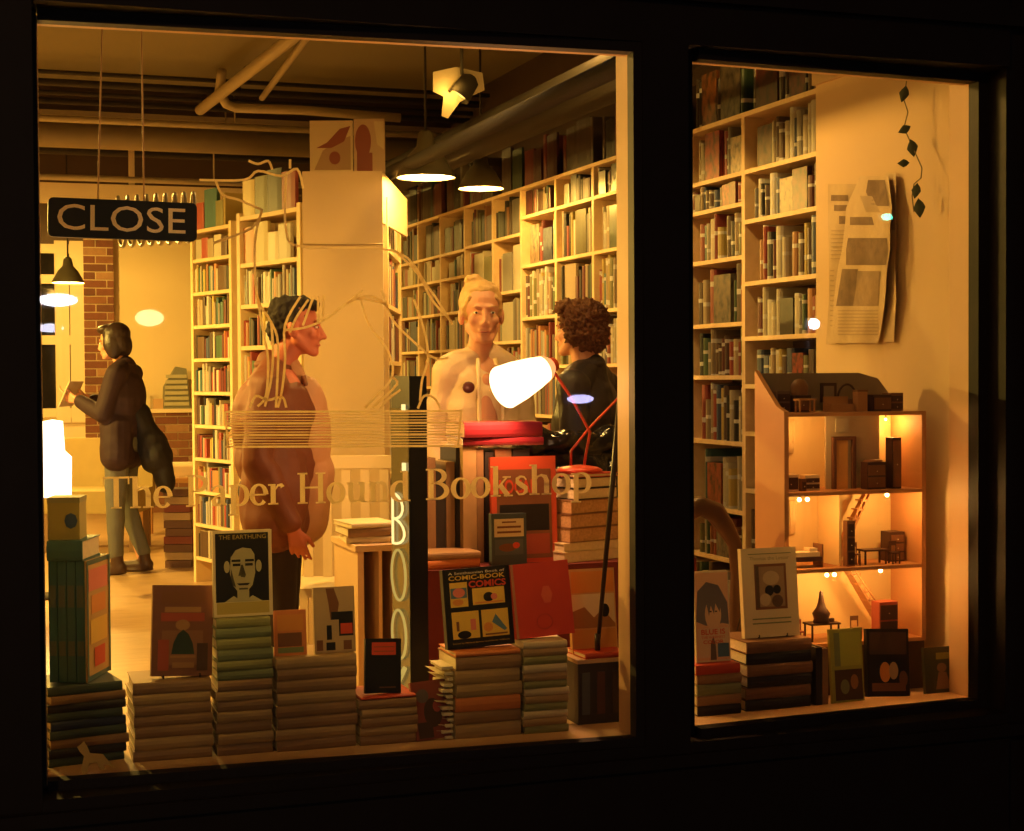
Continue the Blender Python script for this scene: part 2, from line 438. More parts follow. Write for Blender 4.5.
for pts in (
    [(200, 180), (244, 180), (258, 171), (281, 176), (297, 169), (303, 188)],
    [(249, 161), (258, 164), (268, 161), (272, 169)], [(290, 168), (290, 160)],
    [(216, 182), (223, 195), (239, 200), (262, 210)], [(262, 210), (252, 228), (214, 243)],
    [(262, 210), (255, 241), (257, 296), (271, 322), (278, 345), (276, 407)],
    [(286, 176), (286, 231), (304, 247), (395, 251), (427, 286), (441, 306), (452, 324)],
    [(395, 251), (418, 274), (432, 300), (452, 322)],
    [(284, 330), (307, 327), (330, 316), (362, 291)], [(356, 298), (382, 303), (388, 309)], [(347, 303), (370, 296), (388, 306)],
    [(361, 300), (369, 325), (388, 351), (392, 377), (372, 400), (365, 408)],
    [(382, 290), (392, 319), (414, 342), (434, 358), (448, 358)],
    [(392, 377), (397, 384), (381, 400), (372, 408)], [(400, 390), (388, 399), (380, 408)],
    [(257, 296), (263, 330), (268, 360), (266, 395), (258, 406)], [(271, 322), (273, 350), (271, 380), (265, 406)],
    [(300, 297), (285, 325), (285, 360), (282, 390), (278, 407)], [(308, 300), (296, 318), (290, 332)], [(313, 298), (303, 325)],
    [(318, 297), (318, 322)], [(324, 296), (322, 318)], [(250, 407), (256, 396), (268, 400), (282, 397), (286, 407)],
    [(418, 408), (424, 396), (434, 398), (440, 408)], [(414, 300), (424, 330), (428, 358), (422, 380), (420, 400)]):
    dl(pts)
for k in range(13):
    v = 412 + k * 2.9
    dl([(226 + (k % 3), v), (340, v - .4), (462 - (k % 4) * 2, v - 1)], .0028 if k % 4 else .006)
dl([(225, 412), (228, 447)], .006); dl([(461, 410), (458, 445)], .006)
drawing.build('line_drawing', vinyl, win1)
# a small pale animal cut-out near the sill
an = MB()
pts = [(81, 770), (84, 756), (80, 752), (77, 747), (81, 744), (84, 741), (88, 748), (90, 753), (103, 754), (107, 759), (115, 768), (109, 765), (103, 764), (105, 769), (100, 769), (97, 762), (89, 763), (87, 774), (83, 774)]
an.prism([on_glass(*p) for p in pts], .0045, .0055)
an.build('animal_cutout', vinyl_mat('yellow_vinyl', (.95, .78, .34), .5), win1)

# ------------------------------------------------------------------ display platform
plat = MB().span((.12, .022, 0), (3.105, .80, .262)).span((.12, .022, .262), (3.105, .82, .284))
o = plat.build('platform', lining); tag(o, 'low wooden platform behind the shop window carrying the displayed books', 'platform'); PZ = .2845

# ------------------------------------------------------------------ ceiling services
pale = mat('pale_pipe', (.42, .35, .23), .5); darkm = mat('dark_steel', (.035, .028, .02), .75); ductm = mat('duct_tan', (.26, .21, .13), .6)
rust = mat('rust_brown', (.07, .045, .03), .7)
def pipe_x(u, v, h, r, m, name, label, x0=-4.0, x1=3.4, cat='pipe', n=3):
    p = WH(u, v, h)
    mb = MB().tube([(x0 + (x1 - x0) * i / n, p.y, h) for i in range(n + 1)], r, 10)
    for k in range(1, 4):       # hangers up to the slab
        x = x0 + (x1 - x0) * (k / 4 + .03); mb.tube([(x, p.y, h + r * .8), (x, p.y, ZC + .004)], .006, 6)
    return tag(mb.build(name, m), label, cat)
pipe_x(200, 125, 2.98, .022, pale, 'ceiling_pipe', 'thin pale pipe running across above the thick tan duct')
pipe_x(200, 141, 2.93, .085, ductm, 'ceiling_duct', 'thick round tan duct running across the shop ceiling', cat='duct')
pipe_x(200, 182, 2.72, .022, pale, 'ceiling_pipe', 'thin pale pipe low over the sign and the tan bookcase tops')
for i, (v, h, r, w) in enumerate(((80, 3.2, .014, 'highest'), (90, 3.17, .024, 'second highest'), (100, 3.14, .016, 'third highest'), (108, 3.1, .02, 'fourth highest'), (156, 3.0, .03, 'lowest thick'))):
    pipe_x(200, v, h, r, darkm, 'ceiling_pipe', f'dark pipe across the ceiling, the {w} of the dark ones')
pd = WH(200, 168, 3.05)
tag(MB().span((-4.0, pd.y, 2.86), (3.4, pd.y + .22, ZC + .003)).build('ceiling_beam', rust), 'dark brown downstand beam behind the tan duct', 'beam')
pd = WH(200, 112, 3.1)
tag(MB().span((-4.0, pd.y + .3, 3.12), (3.4, pd.y + .52, ZC + .003)).build('ceiling_beam', rust), 'dark brown beam in front of the tan duct', 'beam')
def pipe_pts(pts, r, m, label, name='ceiling_pipe', cat='pipe'):
    return tag(MB().tube(pts, r, 10).build(name, m), label, cat)
a, b, c = WH(292, 38, 3.12), WH(200, 110, 3.05), WH(268, 75, 3.1)
pipe_pts([a + (a - b) * .3, a, b], .035, pale, 'pale pipe slanting away beside the elbow, thicker one')
d1, d2 = WH(305, 40, 3.16), WH(262, 98, 3.12)
pipe_pts([d1 + (d1 - d2) * .4, d1, d2], .02, pale, 'pale pipe slanting away, thinner one right of the thick one')
e = [WH(222, 72, 3.18), WH(219, 92, 3.1), WH(226, 104, 3.05), WH(236, 108, 3.02), WH(300, 110, 3.02), WH(400, 118, 3.0)]
pipe_pts(e, .03, pale, 'pale pipe with an elbow turning to run across the ceiling')
for i, (u, v, r, m, w) in enumerate(((590, 95, .075, darkm, 'lowest thick'), (560, 88, .05, darkm, 'middle'), (600, 75, .035, darkm, 'upper thin'))):
    p = WX(u, v, 2.75 - i * .32)
    tag(MB().tube([(p.x, .12, p.z), (p.x, 6, p.z), (p.x, 7.6, p.z)], r, 12).build('ceiling_duct', m), f'duct running to the back over the right bookcases, the {w} one', 'duct')
# spotlight with a lit paper behind it
sp = WZ(462, 92, 7.4)
t = thing('ceiling_spotlight', 'small lit ceiling spotlight with a pale paper beside it above the pendants', 'spotlight', sp)
M = Matrix.Rotation(R(35), 4, 'Y')
MB().lathe([(.02, .09), (.045, .07), (.055, -.03), (.05, -.03), (.04, .06), (.001, .07)], 16, M=M).build('lamp_can', darkm, t)
MB().lathe([(.001, -.01), (.035, -.012)], 16, M=M).build('lens', glow('spot_lens', (1, .62, .12), 2.2), t)
MB().tube([(0, 0, .08), (0, 0, ZC - sp.z + .002)], .008, 6).build('rod', darkm, t)
pp = MB(); g = [(-.13, .09), (-.02, .12), (.11, .10), (.12, .02), (.0, -.04), (-.06, -.12), (-.09, -.11), (-.08, -.02), (-.13, .0)]
pp.prism(g, .03, .033); pp.build('paper', mat('pale_paper', (.6, .5, .34), .8), t)
lamp('spot_light', 'POINT', sp + Vector((-.05, -.03, .0)), 1.2, radius=.03)

# ------------------------------------------------------------------ pendant lamps
shade_out = mat('enamel_green', (.10, .085, .05), .4, scale=4); shade_in = mat('enamel_white', (.85, .8, .7), .5, noise_amt=0)
def pendant(u, v, Z, rad, label, power, first=None, pos=None, h=None, colr=WARM):
    p = WZ(u, v, Z) if pos is None else Vector(pos)
    t = thing('pendant_lamp', label, 'pendant lamp', p, group='enamel pendant lamps')
    k = rad
    MB().lathe([(k, 0), (k * .97, .12 * k), (k * .62, .75 * k), (k * .33, 1.05 * k), (k * .26, 1.5 * k), (k * .14, 1.62 * k), (.001, 1.63 * k)], 32).build('shade', shade_out, t)
    MB().lathe([(k * .985, .004), (k * .95, .12 * k), (k * .60, .72 * k), (k * .31, 1.0 * k), (.001, 1.05 * k)], 32).build('shade_lining', shade_in, t)
    MB().lathe([(.001, .26 * k), (.84 * k, .26 * k), (.84 * k, .29 * k), (.001, .29 * k)], 28).build('glow_disc', glow('glow_disc_hot', (1, .80, .55), 16), t)  # glowing disc added so the mouth of the shade looks white-hot
    MB().tube([(0, 0, 1.6 * k), (0, 0, ZC - p.z + .002)], .006, 6).build('cord', darkm, t)
    MB().lathe([(.001, .0), (.05, .0), (.045, .03), (.001, .035)], 12, c=(0, 0, ZC - p.z - .034)).build('ceiling_rose', darkm, t)
    lamp('pendant_light', 'POINT', p + Vector((0, 0, .15 * k)), power, colr, radius=.05)
    return t
pendant(426, 178, 7.8, .143, 'pendant lamp with a flared green shade, the nearer one right of the tan panel', 60)
pendant(481, 189, 8.9, .128, 'pendant lamp with a flared green shade, the one above the blonde woman', 60)
pendant(68, 283, 12.5, .125, 'small pendant lamp glowing before the back window at the brick pier', 170)
# unseen pendants added to light the shop, kept out of view by the frame
pendant(0, 0, 0, .14, 'unseen added pendant lamp over the left part of the shop', 250, pos=(.10, 2.1, 2.15), colr=(1, .57, .10))
pendant(0, 0, 0, .14, 'unseen added pendant lamp far over the left part of the shop', 850, pos=(-1.2, 6.3, 2.4), colr=(1, .61, .105))
pendant(0, 0, 0, .14, 'unseen added pendant lamp high above the window display', 20, pos=(1.55, 1.75, 2.72))
pendant(0, 0, 0, .14, 'unseen added pendant lamp high above the doll house corner', 54, pos=(2.35, 1.25, 2.78))
pendant(0, 0, 0, .14, 'unseen added pendant lamp behind the tan bookcase panel', 300, pos=(.6, 10.2, 2.9), colr=(1, .61, .11))

# ------------------------------------------------------------------ right-hand bookcases
PAL = [('cream', (.75, .66, .46), 16), ('white', (.82, .76, .62), 10), ('tan', (.55, .40, .22), 12), ('red', (.52, .06, .03), 12), ('dark red', (.22, .03, .02), 8), ('orange', (.7, .26, .05), 7),
       ('brown', (.16, .08, .04), 12), ('black', (.03, .025, .02), 9), ('olive', (.25, .24, .07), 7), ('green', (.07, .17, .07), 5), ('teal', (.06, .2, .2), 4), ('blue', (.05, .09, .22), 5), ('yellow', (.75, .55, .1), 5), ('grey', (.35, .32, .27), 5)]
PW = [p[2] for p in PAL]
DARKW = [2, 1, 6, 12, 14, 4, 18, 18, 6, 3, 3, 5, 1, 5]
def book_proto(name, face=False):
    mb = MB(); e = .035
    n = 4
    # rounded spine at x=0, boards either side, page block recessed
    if not face:
        prof = [(.10, 0), (.03, .12), (0, .35), (0, .65), (.03, .88), (.10, 1)]
        vs = [(x, y, z) for z in (0, 1) for x, y in prof]; k = len(prof)
        mb.add(vs, [(i, i + 1, i + 1 + k, i + k) for i in range(k - 1)])
        mb.span((.08, 0, 0), (1, .10, 1)).span((.08, .90, 0), (1, 1, 1)).span((.06, .1, .015), (.97, .9, .965), 1)
    else:
        mb.span((0, 0, 0), (.14, 1, 1)).span((.86, 0, 0), (1, 1, 1)).span((.14, .0, 0), (.86, .03, 1)).span((.14, .03, .01), (.86, .985, .985), 1)
    return mb.mesh(name, [MATS['picture_cover'] if face else MATS['book_cloth'], PAGES])
BM, FM = book_proto('book'), book_proto('book', True)
ORD = ['first', 'second', 'third', 'fourth', 'fifth', 'sixth', 'seventh', 'eighth', 'ninth', 'tenth', 'eleventh', 'twelfth', 'thirteenth', 'fourteenth', 'fifteenth', 'sixteenth', 'seventeenth', 'eighteenth', 'nineteenth', 'twentieth', 'twenty-first', 'twenty-second', 'twenty-third', 'twenty-fourth', 'twenty-fifth']
MASSV, MASSF, MASSC = [], [], []
def mass_book(M, sx, sy, sz, col):
    """x into the shelf, y along it"""
    o = len(MASSV); e = min(.003, sx * .1)
    base = [(0, .12, 0), (.03 * 0, .12, 1)]
    P = [(0, .25 * sy, 0), (0, .75 * sy, 0), (.004, sy, 0), (sx, sy, 0), (sx, 0, 0), (.004, 0, 0)]
    vs = [Vector((x, y, 0)) for x, y, _ in P] + [Vector((x, y, sz)) for x, y, _ in P]
    MASSV.extend([tuple(M @ v) for v in vs])
    fs = [(0, 6, 7, 1), (1, 7, 8, 2), (2, 8, 9, 3), (4, 10, 11, 5), (5, 11, 6, 0), (3, 9, 10, 4)]
    MASSF.extend([tuple(o + i for i in f) for f in fs]); MASSC.extend([col] * 6)
    MASSF.append(tuple(o + i for i in (11, 10, 9, 8, 7, 6))); MASSC.append((.6, .5, .33))
def fill_shelf(M, length, hmax, depth, single=None, dark=False, faceout=.12, tmin=.016, tmax=.05, room=1.0, shade=False):
    """M: local x into the shelf, y along (left to right as the reader sees it or reversed), z up. single: (unit, shelf wording, far_first)"""
    y = .004; made = []
    while True:
        col = rnd.choices(PAL, DARKW if dark else PW)[0]
        f = rnd.random() < faceout
        h = hmax * rnd.uniform(.62, .96)
        if f: sy, sx = min(h * rnd.uniform(.62, .8), .19), rnd.uniform(.015, .03)
        else: sy, sx = rnd.uniform(tmin, tmax), min(depth * rnd.uniform(.8, .97), .2)
        if y + sy > length * room - .004: break
        if rnd.random() < .03: y += rnd.uniform(.02, .06); continue
        made.append((y, sx, sy, h, col, f)); y += sy + .0012
    for i, (y, sx, sy, h, col, f) in enumerate(made):
        g_ = sum(col[1]) / 3; kk = .32 if dark else (.62 if shade else 1.0); vv = rnd.uniform(.6, 1.0) * kk; c = tuple(min(1, (x * .82 + g_ * .18) * vv) for x in col[1])  # top-row and right-wall book colours dimmed to stand for shade
        off = rnd.uniform(.004, .014)
        L = M @ Matrix.Translation((off, y, .0008))
        if single:
            o = bpy.data.objects.new('book', FM if f else BM); link(o)
            o.matrix_world = L @ Matrix.Diagonal((sx, sy, h, 1)); o.color = c + (1,)
            idx = len(made) - 1 - i
            pos = ('last' if i == 0 else ORD[min(idx, 24)] + (' from left'))
            look = 'face-out picture' if f else ('thick' if sy > .036 else ('slim' if sy < .022 else 'upright'))
            tag(o, f'{look} {col[0]} book, {pos if i else "rightmost"} on {single[1]}', 'book', single[0])
        else:
            mass_book(L, sx, sy, h, c)
XS = 3.16
EDGES = [1.04, 1.69, 2.25, 2.80, 3.365, 3.91, 4.48, 5.0, 5.57, 6.12, 6.67, 7.2, 7.75, 8.3]
LV = {0: [2.44, 2.20, 1.99, 1.73, 1.50, 1.30, 1.10, .86, .58, .30, .05], 1: [2.44, 2.20, 2.07, 1.846, 1.565, 1.337, 1.053, .76, .544, .28, .05]}
LA = [2.44, 2.27, 1.985, 1.68, 1.40, 1.12, .84, .56, .28, .05]
LB = [2.44, 2.18, 1.85, 1.55, 1.27, 1.0, .76, .52, .28, .05]
LC = [2.44, 2.17, 2.0, 1.77, 1.52, 1.27, 1.0, .76, .52, .28, .05]
BAYN = ['bay beside the plain wall', 'second bay from the plain wall', 'third bay from the plain wall', 'bay beyond the middle window post', 'next bay left of the window post', 'bay behind the curly-haired person', 'bay right of the blonde woman', 'bay behind the blonde woman',
        'bay left of the blonde woman', 'ninth bay', 'tenth bay', 'eleventh bay', 'twelfth bay']
SN = ['top', 'second', 'third', 'fourth', 'fifth', 'sixth', 'seventh', 'eighth', 'ninth', 'tenth', 'bottom']
backp = mat('shelf_back_shaded', (.16, .10, .055), .7)  # backs coloured dark for the shade in the gaps between books
DEP = .235
for bi in range(len(EDGES) - 1):
    y0, y1 = EDGES[bi], EDGES[bi + 1]
    lv = LV.get(bi) or (LA if bi < 6 else (LB if bi < 8 else LC))
    t = thing('bookcase', f'tall pale wooden bookcase against the right wall, {BAYN[bi] if bi < 9 else ORD[bi] + " bay from the window"}', 'bookcase', (XS, y0, 0), group='bookcases along the right wall')
    MB().span((0, .001, 0), (DEP, .014, 2.44)).build('side_panel', SHELF, t)
    MB().span((0, y1 - y0 - .014, 0), (DEP, y1 - y0 - .001, 2.44)).build('side_panel', SHELF, t)
    MB().span((DEP - .008, .014, 0), (DEP, y1 - y0 - .014, 2.44)).build('back_panel', backp, t)
    for z in lv:
        MB().span((0 if z < 2.44 else -.004, .0145 if z < 2.44 else .0005, z - .018), (DEP - .0085, y1 - y0 - (.0145 if z < 2.44 else .0005), z if z < 2.44 else z + .001)).build('shelf_board', SHELF, t)
    for si, z in enumerate(lv):
        top = (z + .30) if si == 0 else lv[si - 1] - .018
        hmax = min(top - z, .30)
        # books run along y; the reader stands on the -x side, so the far end (large y) is at the left
        M = Matrix.Translation((XS, y0 + .0155, z))
        indiv = (bi == 0 and z > 1.2) or (bi == 0 and .5 < z <= 1.12) or (bi == 1 and z > .5) or (bi == 3 and 1.3 < z < 2.4) or (bi == 5 and 1.5 < z < 2.1)
        where = ['bay by the plain wall', 'second bay from plain wall', '', 'first bay left of post', '', 'third bay left of post'][min(bi, 5)]
        single = (f'books on the {SN[si]} shelf of the {BAYN[bi]}', f'{SN[si]} shelf, {where}') if indiv else None
        if si == 0:
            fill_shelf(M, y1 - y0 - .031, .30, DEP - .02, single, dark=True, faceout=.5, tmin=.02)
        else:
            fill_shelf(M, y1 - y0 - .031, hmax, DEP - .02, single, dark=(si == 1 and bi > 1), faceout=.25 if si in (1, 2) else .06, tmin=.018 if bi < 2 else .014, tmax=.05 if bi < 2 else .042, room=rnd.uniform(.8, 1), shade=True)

# ------------------------------------------------------------------ the island of three bookcases at left centre
def from_cam(lat, Z, z=0):
    c, s = math.cos(YAW), math.sin(YAW)
    return Vector((lat * c + Z * s, -ROOM_D - lat * s + Z * c, z))
def island_case(a, b, height, levels, label, name='bookcase', faceout_rows=()):
    """front face from a (near) to b (far); books face the side left of a->b ... depth goes to the right"""
    d = (b - a); L = d.length; ang = math.atan2(d.y, d.x)
    t = thing(name, label, 'bookcase', a, ang)
    DPT = .22; sgn = 1
    def sp(x0, y0, z0, x1, y1, z1): return MB().span((x0, sgn * y0, z0), (x1, sgn * y1, z1))
    bright = mat('yellowish_shelf', (.80, .62, .34), .55)
    for x in (0, L - .035): sp(x, 0, 0, x + .035, DPT, height).build('side_panel', bright, t)
    sp(.035, DPT - .01, 0, L - .035, DPT, height).build('back_panel', bright, t)
    for z in levels: sp(.0355, .002, z - .022, L - .0355, DPT - .0105, z).build('shelf_board', bright, t)
    for si, z in enumerate(levels):
        top = levels[si - 1] - .022 if si else z + .26
        M = Matrix.Translation(a) @ Matrix.Rotation(ang, 4, 'Z') @ Matrix.Translation((.037, .004, z)) @ Matrix(((0, 1, 0, 0), (1, 0, 0, 0), (0, 0, 1, 0), (0, 0, 0, 1)))
        fill_shelf(M, L - .074, min(.26, top - z), DPT - .02, None, faceout=.9 if si in faceout_rows else .05, tmin=.014, tmax=.035)
    return t
A0, B0 = from_cam(-1.03, 7.86), from_cam(-1.44, 8.42)
lvB = [2.19 - .213 * k for k in range(10)]
def rev(a, b): return b, a
island_case(from_cam(-1.44, 8.42), from_cam(-1.035, 7.88), 2.20, [2.18, 1.935, 1.72, 1.505, 1.29, 1.075, .86, .645, .43, .2], 'pale bookcase whose shelves meet the left edge of the tan panel', faceout_rows=(0, 1))
island_case(from_cam(-2.10, 10.5), from_cam(-1.745, 10.0), 2.32, [2.30 - .22 * 0, 2.11, 1.895, 1.68, 1.465, 1.25, 1.035, .82, .605, .39, .17], 'tall narrow bookcase behind, left of the bright-lit bookcase', faceout_rows=(0, 1))
island_case(from_cam(-.603, 7.86), from_cam(-.60, 8.75), 2.22, [1.98, 1.70, 1.42, 1.14, .86, .58, .3], 'pale bookcase just right of the tan panel, seen edge-on')
a, b = from_cam(-1.012, 7.80), from_cam(-.622, 7.80)
ang = math.atan2((b - a).y, (b - a).x)
t = thing('end_panel', 'broad tan board closing the near end of the bookcases behind the man', 'panel', a, ang)
L = (b - a).length
tanm = mat('tan_board', (.56, .42, .26), .7, scale=3, noise_amt=.10)
MB().span((0, 0, 0), (L, .02, 1.985)).span((0, 0, 1.988), (L, .02, 2.34)).build('board', tanm, t)
MB().span((.03, .02, 0), (L - .03, .05, 2.338)).build('batten', tanm, t)
MB().add([(L, 0, 2.09), (L, 0, 2.338), (L, .02, 2.338), (L, .02, 2.09), (L + .09, .45, 2.06), (L + .09, .45, 2.25), (L + .07, .45, 2.25), (L + .07, .45, 2.06)],
         [(0, 1, 5, 4), (1, 2, 6, 5), (2, 3, 7, 6), (3, 0, 4, 7), (4, 5, 6, 7), (0, 3, 2, 1)]).build('return_board', tanm, t)
MB().tube([(0, -.003, 1.986), (L * .5, -.003, 1.982), (L, -.003, 1.986)], .004, 6).build('seam', mat('seam_brown', (.25, .17, .09), .7), t)
me = bpy.data.meshes.new('shelved_books')
me.from_pydata(MASSV, [], MASSF); me.materials.append(MATS['many_books'])
at = me.attributes.new('book_colour', 'FLOAT_COLOR', 'FACE'); at.data.foreach_set('color', [x for c in MASSC for x in (c[0], c[1], c[2], 1)])
o = link(bpy.data.objects.new('shelved_books', me)); o['kind'] = 'stuff'
tag(o, 'rows of mixed books filling the further shelves of the shop', 'books')
# ------------------------------------------------------------------ back of the shop
t = thing('brick_pier', 'red-brown brick pier between the back windows and the pale wall', 'pier', (0, 0, 0)); t['kind'] = 'structure'
pa, pb = WY(84, 300, YB - .12), WY(114, 300, YB - .12)
brm = [mat(f'brick_{i}', c, .85, noise_amt=.25, scale=20) for i, c in enumerate(((.17, .06, .035), (.22, .09, .045), (.13, .05, .03), (.32, .17, .09)))]
mort = mat('mortar', (.5, .38, .24), .9)
MB().span((pa.x + .004, YB - .112, 0), (pb.x - .004, YB, ZC)).build('mortar', mort, t)
def bricks(x0, x1, z0, z1, yf, parent, bw=.215, bh=.068, j=.012):
    mb = MB(); z = z0; k = 0
    while z < z1 - .02:
        x = x0 - (k % 2) * bw / 2
        while x < x1:
            a, b = max(x, x0), min(x + bw, x1)
            if b - a > .03:
                mb.span((a, yf - rnd.uniform(0, .006), z), (b, yf + .03, min(z + bh, z1)), rnd.choice((0, 0, 1, 1, 2, 3)))
            x += bw + j
        z += bh + j; k += 1
    o = mb.build('brick', brm, parent); o['kind'] = 'stuff'; return o
bricks(pa.x, pb.x, 0, ZC, YB - .12, t)
t = thing('low_brick_wall', 'low brick wall with a pale ledge along the back wall', 'low wall', (0, 0, 0)); t['kind'] = 'structure'
la, lb = WY(116, 400, YB - .3), WY(236, 400, YB - .3)
MB().span((pb.x + .02, YB - .29, 0), (lb.x, YB, .99)).build('mortar', mort, t)
bricks(pb.x + .02, lb.x, 0, .99, YB - .30, t)
MB().span((pb.x + .01, YB - .34, .992), (lb.x, YB, 1.03)).build('ledge', CREAM, t)
# back window
wa, wb = WY(30, 300, YB - .05), WY(84, 300, YB - .05)
t = link(bpy.data.objects.new('window_3', None)); t['kind'] = 'structure'
fm = MB()
for z in (1.0, 1.72, 2.32, 2.62): fm.span((wa.x - .5, YB - .06, z - .045), (wb.x, YB, z + .045))
for x in (wa.x - .5, wa.x + .28, wb.x - .09): fm.span((x - .045, YB - .065, .9), (x + .09, YB, 2.7))
fm.build('frame', CREAM, t)
MB().span((wa.x - .5, YB - .02, 1.0), (wb.x, YB - .005, 2.62)).build('pane', mat('night_pane', (.012, .010, .010), .05, noise_amt=0), t)
struct('trim_4', MB().span((wa.x - .6, YB - .03, 2.66), (wb.x + .1, YB, ZC)), mat('dark_brown', (.1, .06, .04), .7))
MB().span((wa.x - .6, YB - .03, 0), (wb.x, YB, .955)).build('panel', CREAM, t)
# bench by the window
q = WZ(92, 478, 12.6)
t = thing('bench', 'yellowish padded bench under the back window beside the standing woman', 'bench', (q.x, q.y, 0), -YAW)
ym = mat('yellow_pad', (.38, .29, .12), .7)
MB().span((-.32, -.3, .3), (.42, .25, .47)).build('seat', ym, t)
MB().span((-.32, .25, .3), (.42, .33, .86)).build('backrest', ym, t)
for x in (-.28, .38):
    for y in (-.26, .21): MB().span((x - .025, y - .025, 0), (x + .025, y + .025, .3)).build('leg', mat('leg_wood', (.25, .15, .08)), t)
# floor lamp glowing at the pane edge
q = WZ(57, 495, 9.8)
t = thing('floor_lamp', 'brightly glowing white floor lamp at the far left of the window', 'floor lamp', (q.x - .02, q.y, 0))
MB().lathe([(.001, .02), (.13, .02), (.13, 0), (.001, 0)], 20).build('base', darkm, t)
MB().tube([(0, 0, .02), (0, 0, .7)], .012, 8).build('pole', darkm, t)
MB().lathe([(.001, .62), (.105, .62), (.11, .86), (.07, .90), (.06, 1.08), (.001, 1.09)], 24).build('shade', glow('lamp_white', (1, .82, .5), 6), t)
lamp('floor_lamp_light', 'POINT', (q.x - .02, q.y - .2, .85), 10, radius=.1)
# book display on the ledge (dark stepped rack) and small frames
q = WY(176, 398, YB - .2)
t = thing('brochure_rack', 'grey stepped rack of booklets standing on the back ledge', 'rack', (q.x, q.y, 1.0305), 0)
MB().prism([(-.13, 0), (.14, 0), (.10, .40), (.0, .42), (-.12, .22)], -.06, .06).build('body', mat('rack_grey', (.2, .19, .13), .6), t)
for k in range(6): MB().span((-.125 + k * .004, -.075, .03 + k * .055), (.12 - k * .004, -.0605, .065 + k * .055)).build('booklet', mat('booklet', (.42, .38, .24), .6), t)
for i, (u, v, w, h, c, n) in enumerate(((143, 398, .13, .18, (.6, .5, .3), 'pale'), (158, 398, .1, .1, (.5, .3, .15), 'tan'))):
    q = WY(u, v, YB - .2)
    tag(MB().span((-w / 2, -.01, 0), (w / 2, .01, h)).build('card', mat('card' + str(i), c), None, (q.x, q.y, 1.0305)), f'{n} card standing on the back ledge beside the grey rack', 'card')
# crates of books on floor behind the man
for i, (u, v, w, hh, Z, lab) in enumerate(((181, 536, .19, .56, 11.4, 'knee-high stack of dark books on the floor, left of the tall narrow bookcase'), (172, 470, .3, .05, 13.6, 'orange box lid lying near the back wall'))):
    q = WZ(u, 378 + (1.345 * 1600 / Z), Z)
    if i == 0:
        t = thing('book_stack', lab, 'stack of books', (q.x, q.y, 0), -YAW)
        for k in range(10):
            MB().span((-w / 2 + rnd.uniform(-.01, .01), -.11, k * .056), (w / 2 + rnd.uniform(-.01, .01), .11, k * .056 + .052)).build('book_block', rnd.choice([mat('dk_brown', (.14, .07, .04)), mat('dk_red', (.2, .05, .03)), mat('dk_tan', (.4, .28, .15))]), t)
    else:
        t = thing('low_table', 'low wooden table with pale box near the back brick wall', 'table', (q.x, q.y, 0), -YAW)
        MB().span((-.25, -.2, .46), (.25, .2, .5)).build('table_top', mat('low_wood', (.5, .27, .1)), t)
        for x in (-.22, .22):
            for y in (-.17, .17): MB().span((x - .02, y - .02, 0), (x + .02, y + .02, .46)).build('leg', mat('low_wood', (.5, .27, .1)), t)
        tag(MB().span((-.02, -.1, 0), (.2, .1, .12)).build('box', CREAM, None, (q.x, q.y, .501), (0, 0, -YAW)), 'pale box on the low table near the back brick wall', 'box')

# ------------------------------------------------------------------ people
def cap_prim(mb, a, ra, b, rb, seg=14):
    a, b = Vector(a), Vector(b); d = b - a; L = d.length
    q = d.to_track_quat('Z', 'Y').to_matrix().to_4x4() if L > 1e-6 else Matrix()
    M = Matrix.Translation(a) @ q
    prof = []
    for i in range(1, 6): th = PI * (1 - i / 10.0) ; prof.append((ra * math.sin(th), ra * math.cos(th)))
    for i in range(0, 5): th = PI / 2 * (1 - i / 5.0); prof.append((rb * math.sin(th), L + rb * math.cos(th)))
    vs = [(0, 0, -ra)]; 
    for r, z in prof:
        for k in range(seg): vs.append((r * math.cos(2 * PI * k / seg), r * math.sin(2 * PI * k / seg), z))
    vs.append((0, 0, L + rb)); n = len(prof); last = len(vs) - 1
    fs = [(0, 1 + (k + 1) % seg, 1 + k) for k in range(seg)] + [(last, 1 + (n - 1) * seg + k, 1 + (n - 1) * seg + (k + 1) % seg) for k in range(seg)]
    for i in range(n - 1):
        for k in range(seg):
            o = 1 + i * seg; fs.append((o + k, o + (k + 1) % seg, o + seg + (k + 1) % seg, o + seg + k))
    mb.add(vs, fs, 0, M)
def blob(name, prims, m, voxel=.008, smooth=4, parent=None, disp=None):
    mb = MB()
    for p in prims:
        if p[0] == 'cap': cap_prim(mb, p[1], p[2], p[3], p[4])
        elif p[0] == 'ell':
            Mx = p[3] if len(p) > 3 else Matrix()
            mb.ball((0, 0, 0), p[2], seg=20, M=Matrix.Translation(p[1]) @ Mx)
    me = bpy.data.meshes.new(name); me.from_pydata([tuple(v) for v in mb.v], [], mb.f)
    bm = bmesh.new(); bm.from_mesh(me)
    # each closed island outward
    bmesh.ops.recalc_face_normals(bm, faces=bm.faces); bm.to_mesh(me); bm.free()
    o = link(bpy.data.objects.new(name, me))
    md = o.modifiers.new('r', 'REMESH'); md.mode = 'VOXEL'; md.voxel_size = voxel; md.use_smooth_shade = True
    if smooth:
        ms = o.modifiers.new('s', 'SMOOTH'); ms.iterations = smooth; ms.factor = .5
    dg = bpy.context.evaluated_depsgraph_get()
    nm = bpy.data.meshes.new_from_object(o.evaluated_get(dg))
    o.modifiers.clear(); o.data = nm
    if disp:
        amp, fr = disp
        nrm = [v.normal.copy() for v in nm.vertices]
        for v, n in zip(nm.vertices, nrm): v.co += n * amp * noise.noise(v.co * fr)
    nm.materials.clear(); nm.materials.append(m)
    for p in nm.polygons: p.use_smooth = True
    if parent is not None: o.parent = parent
    return o
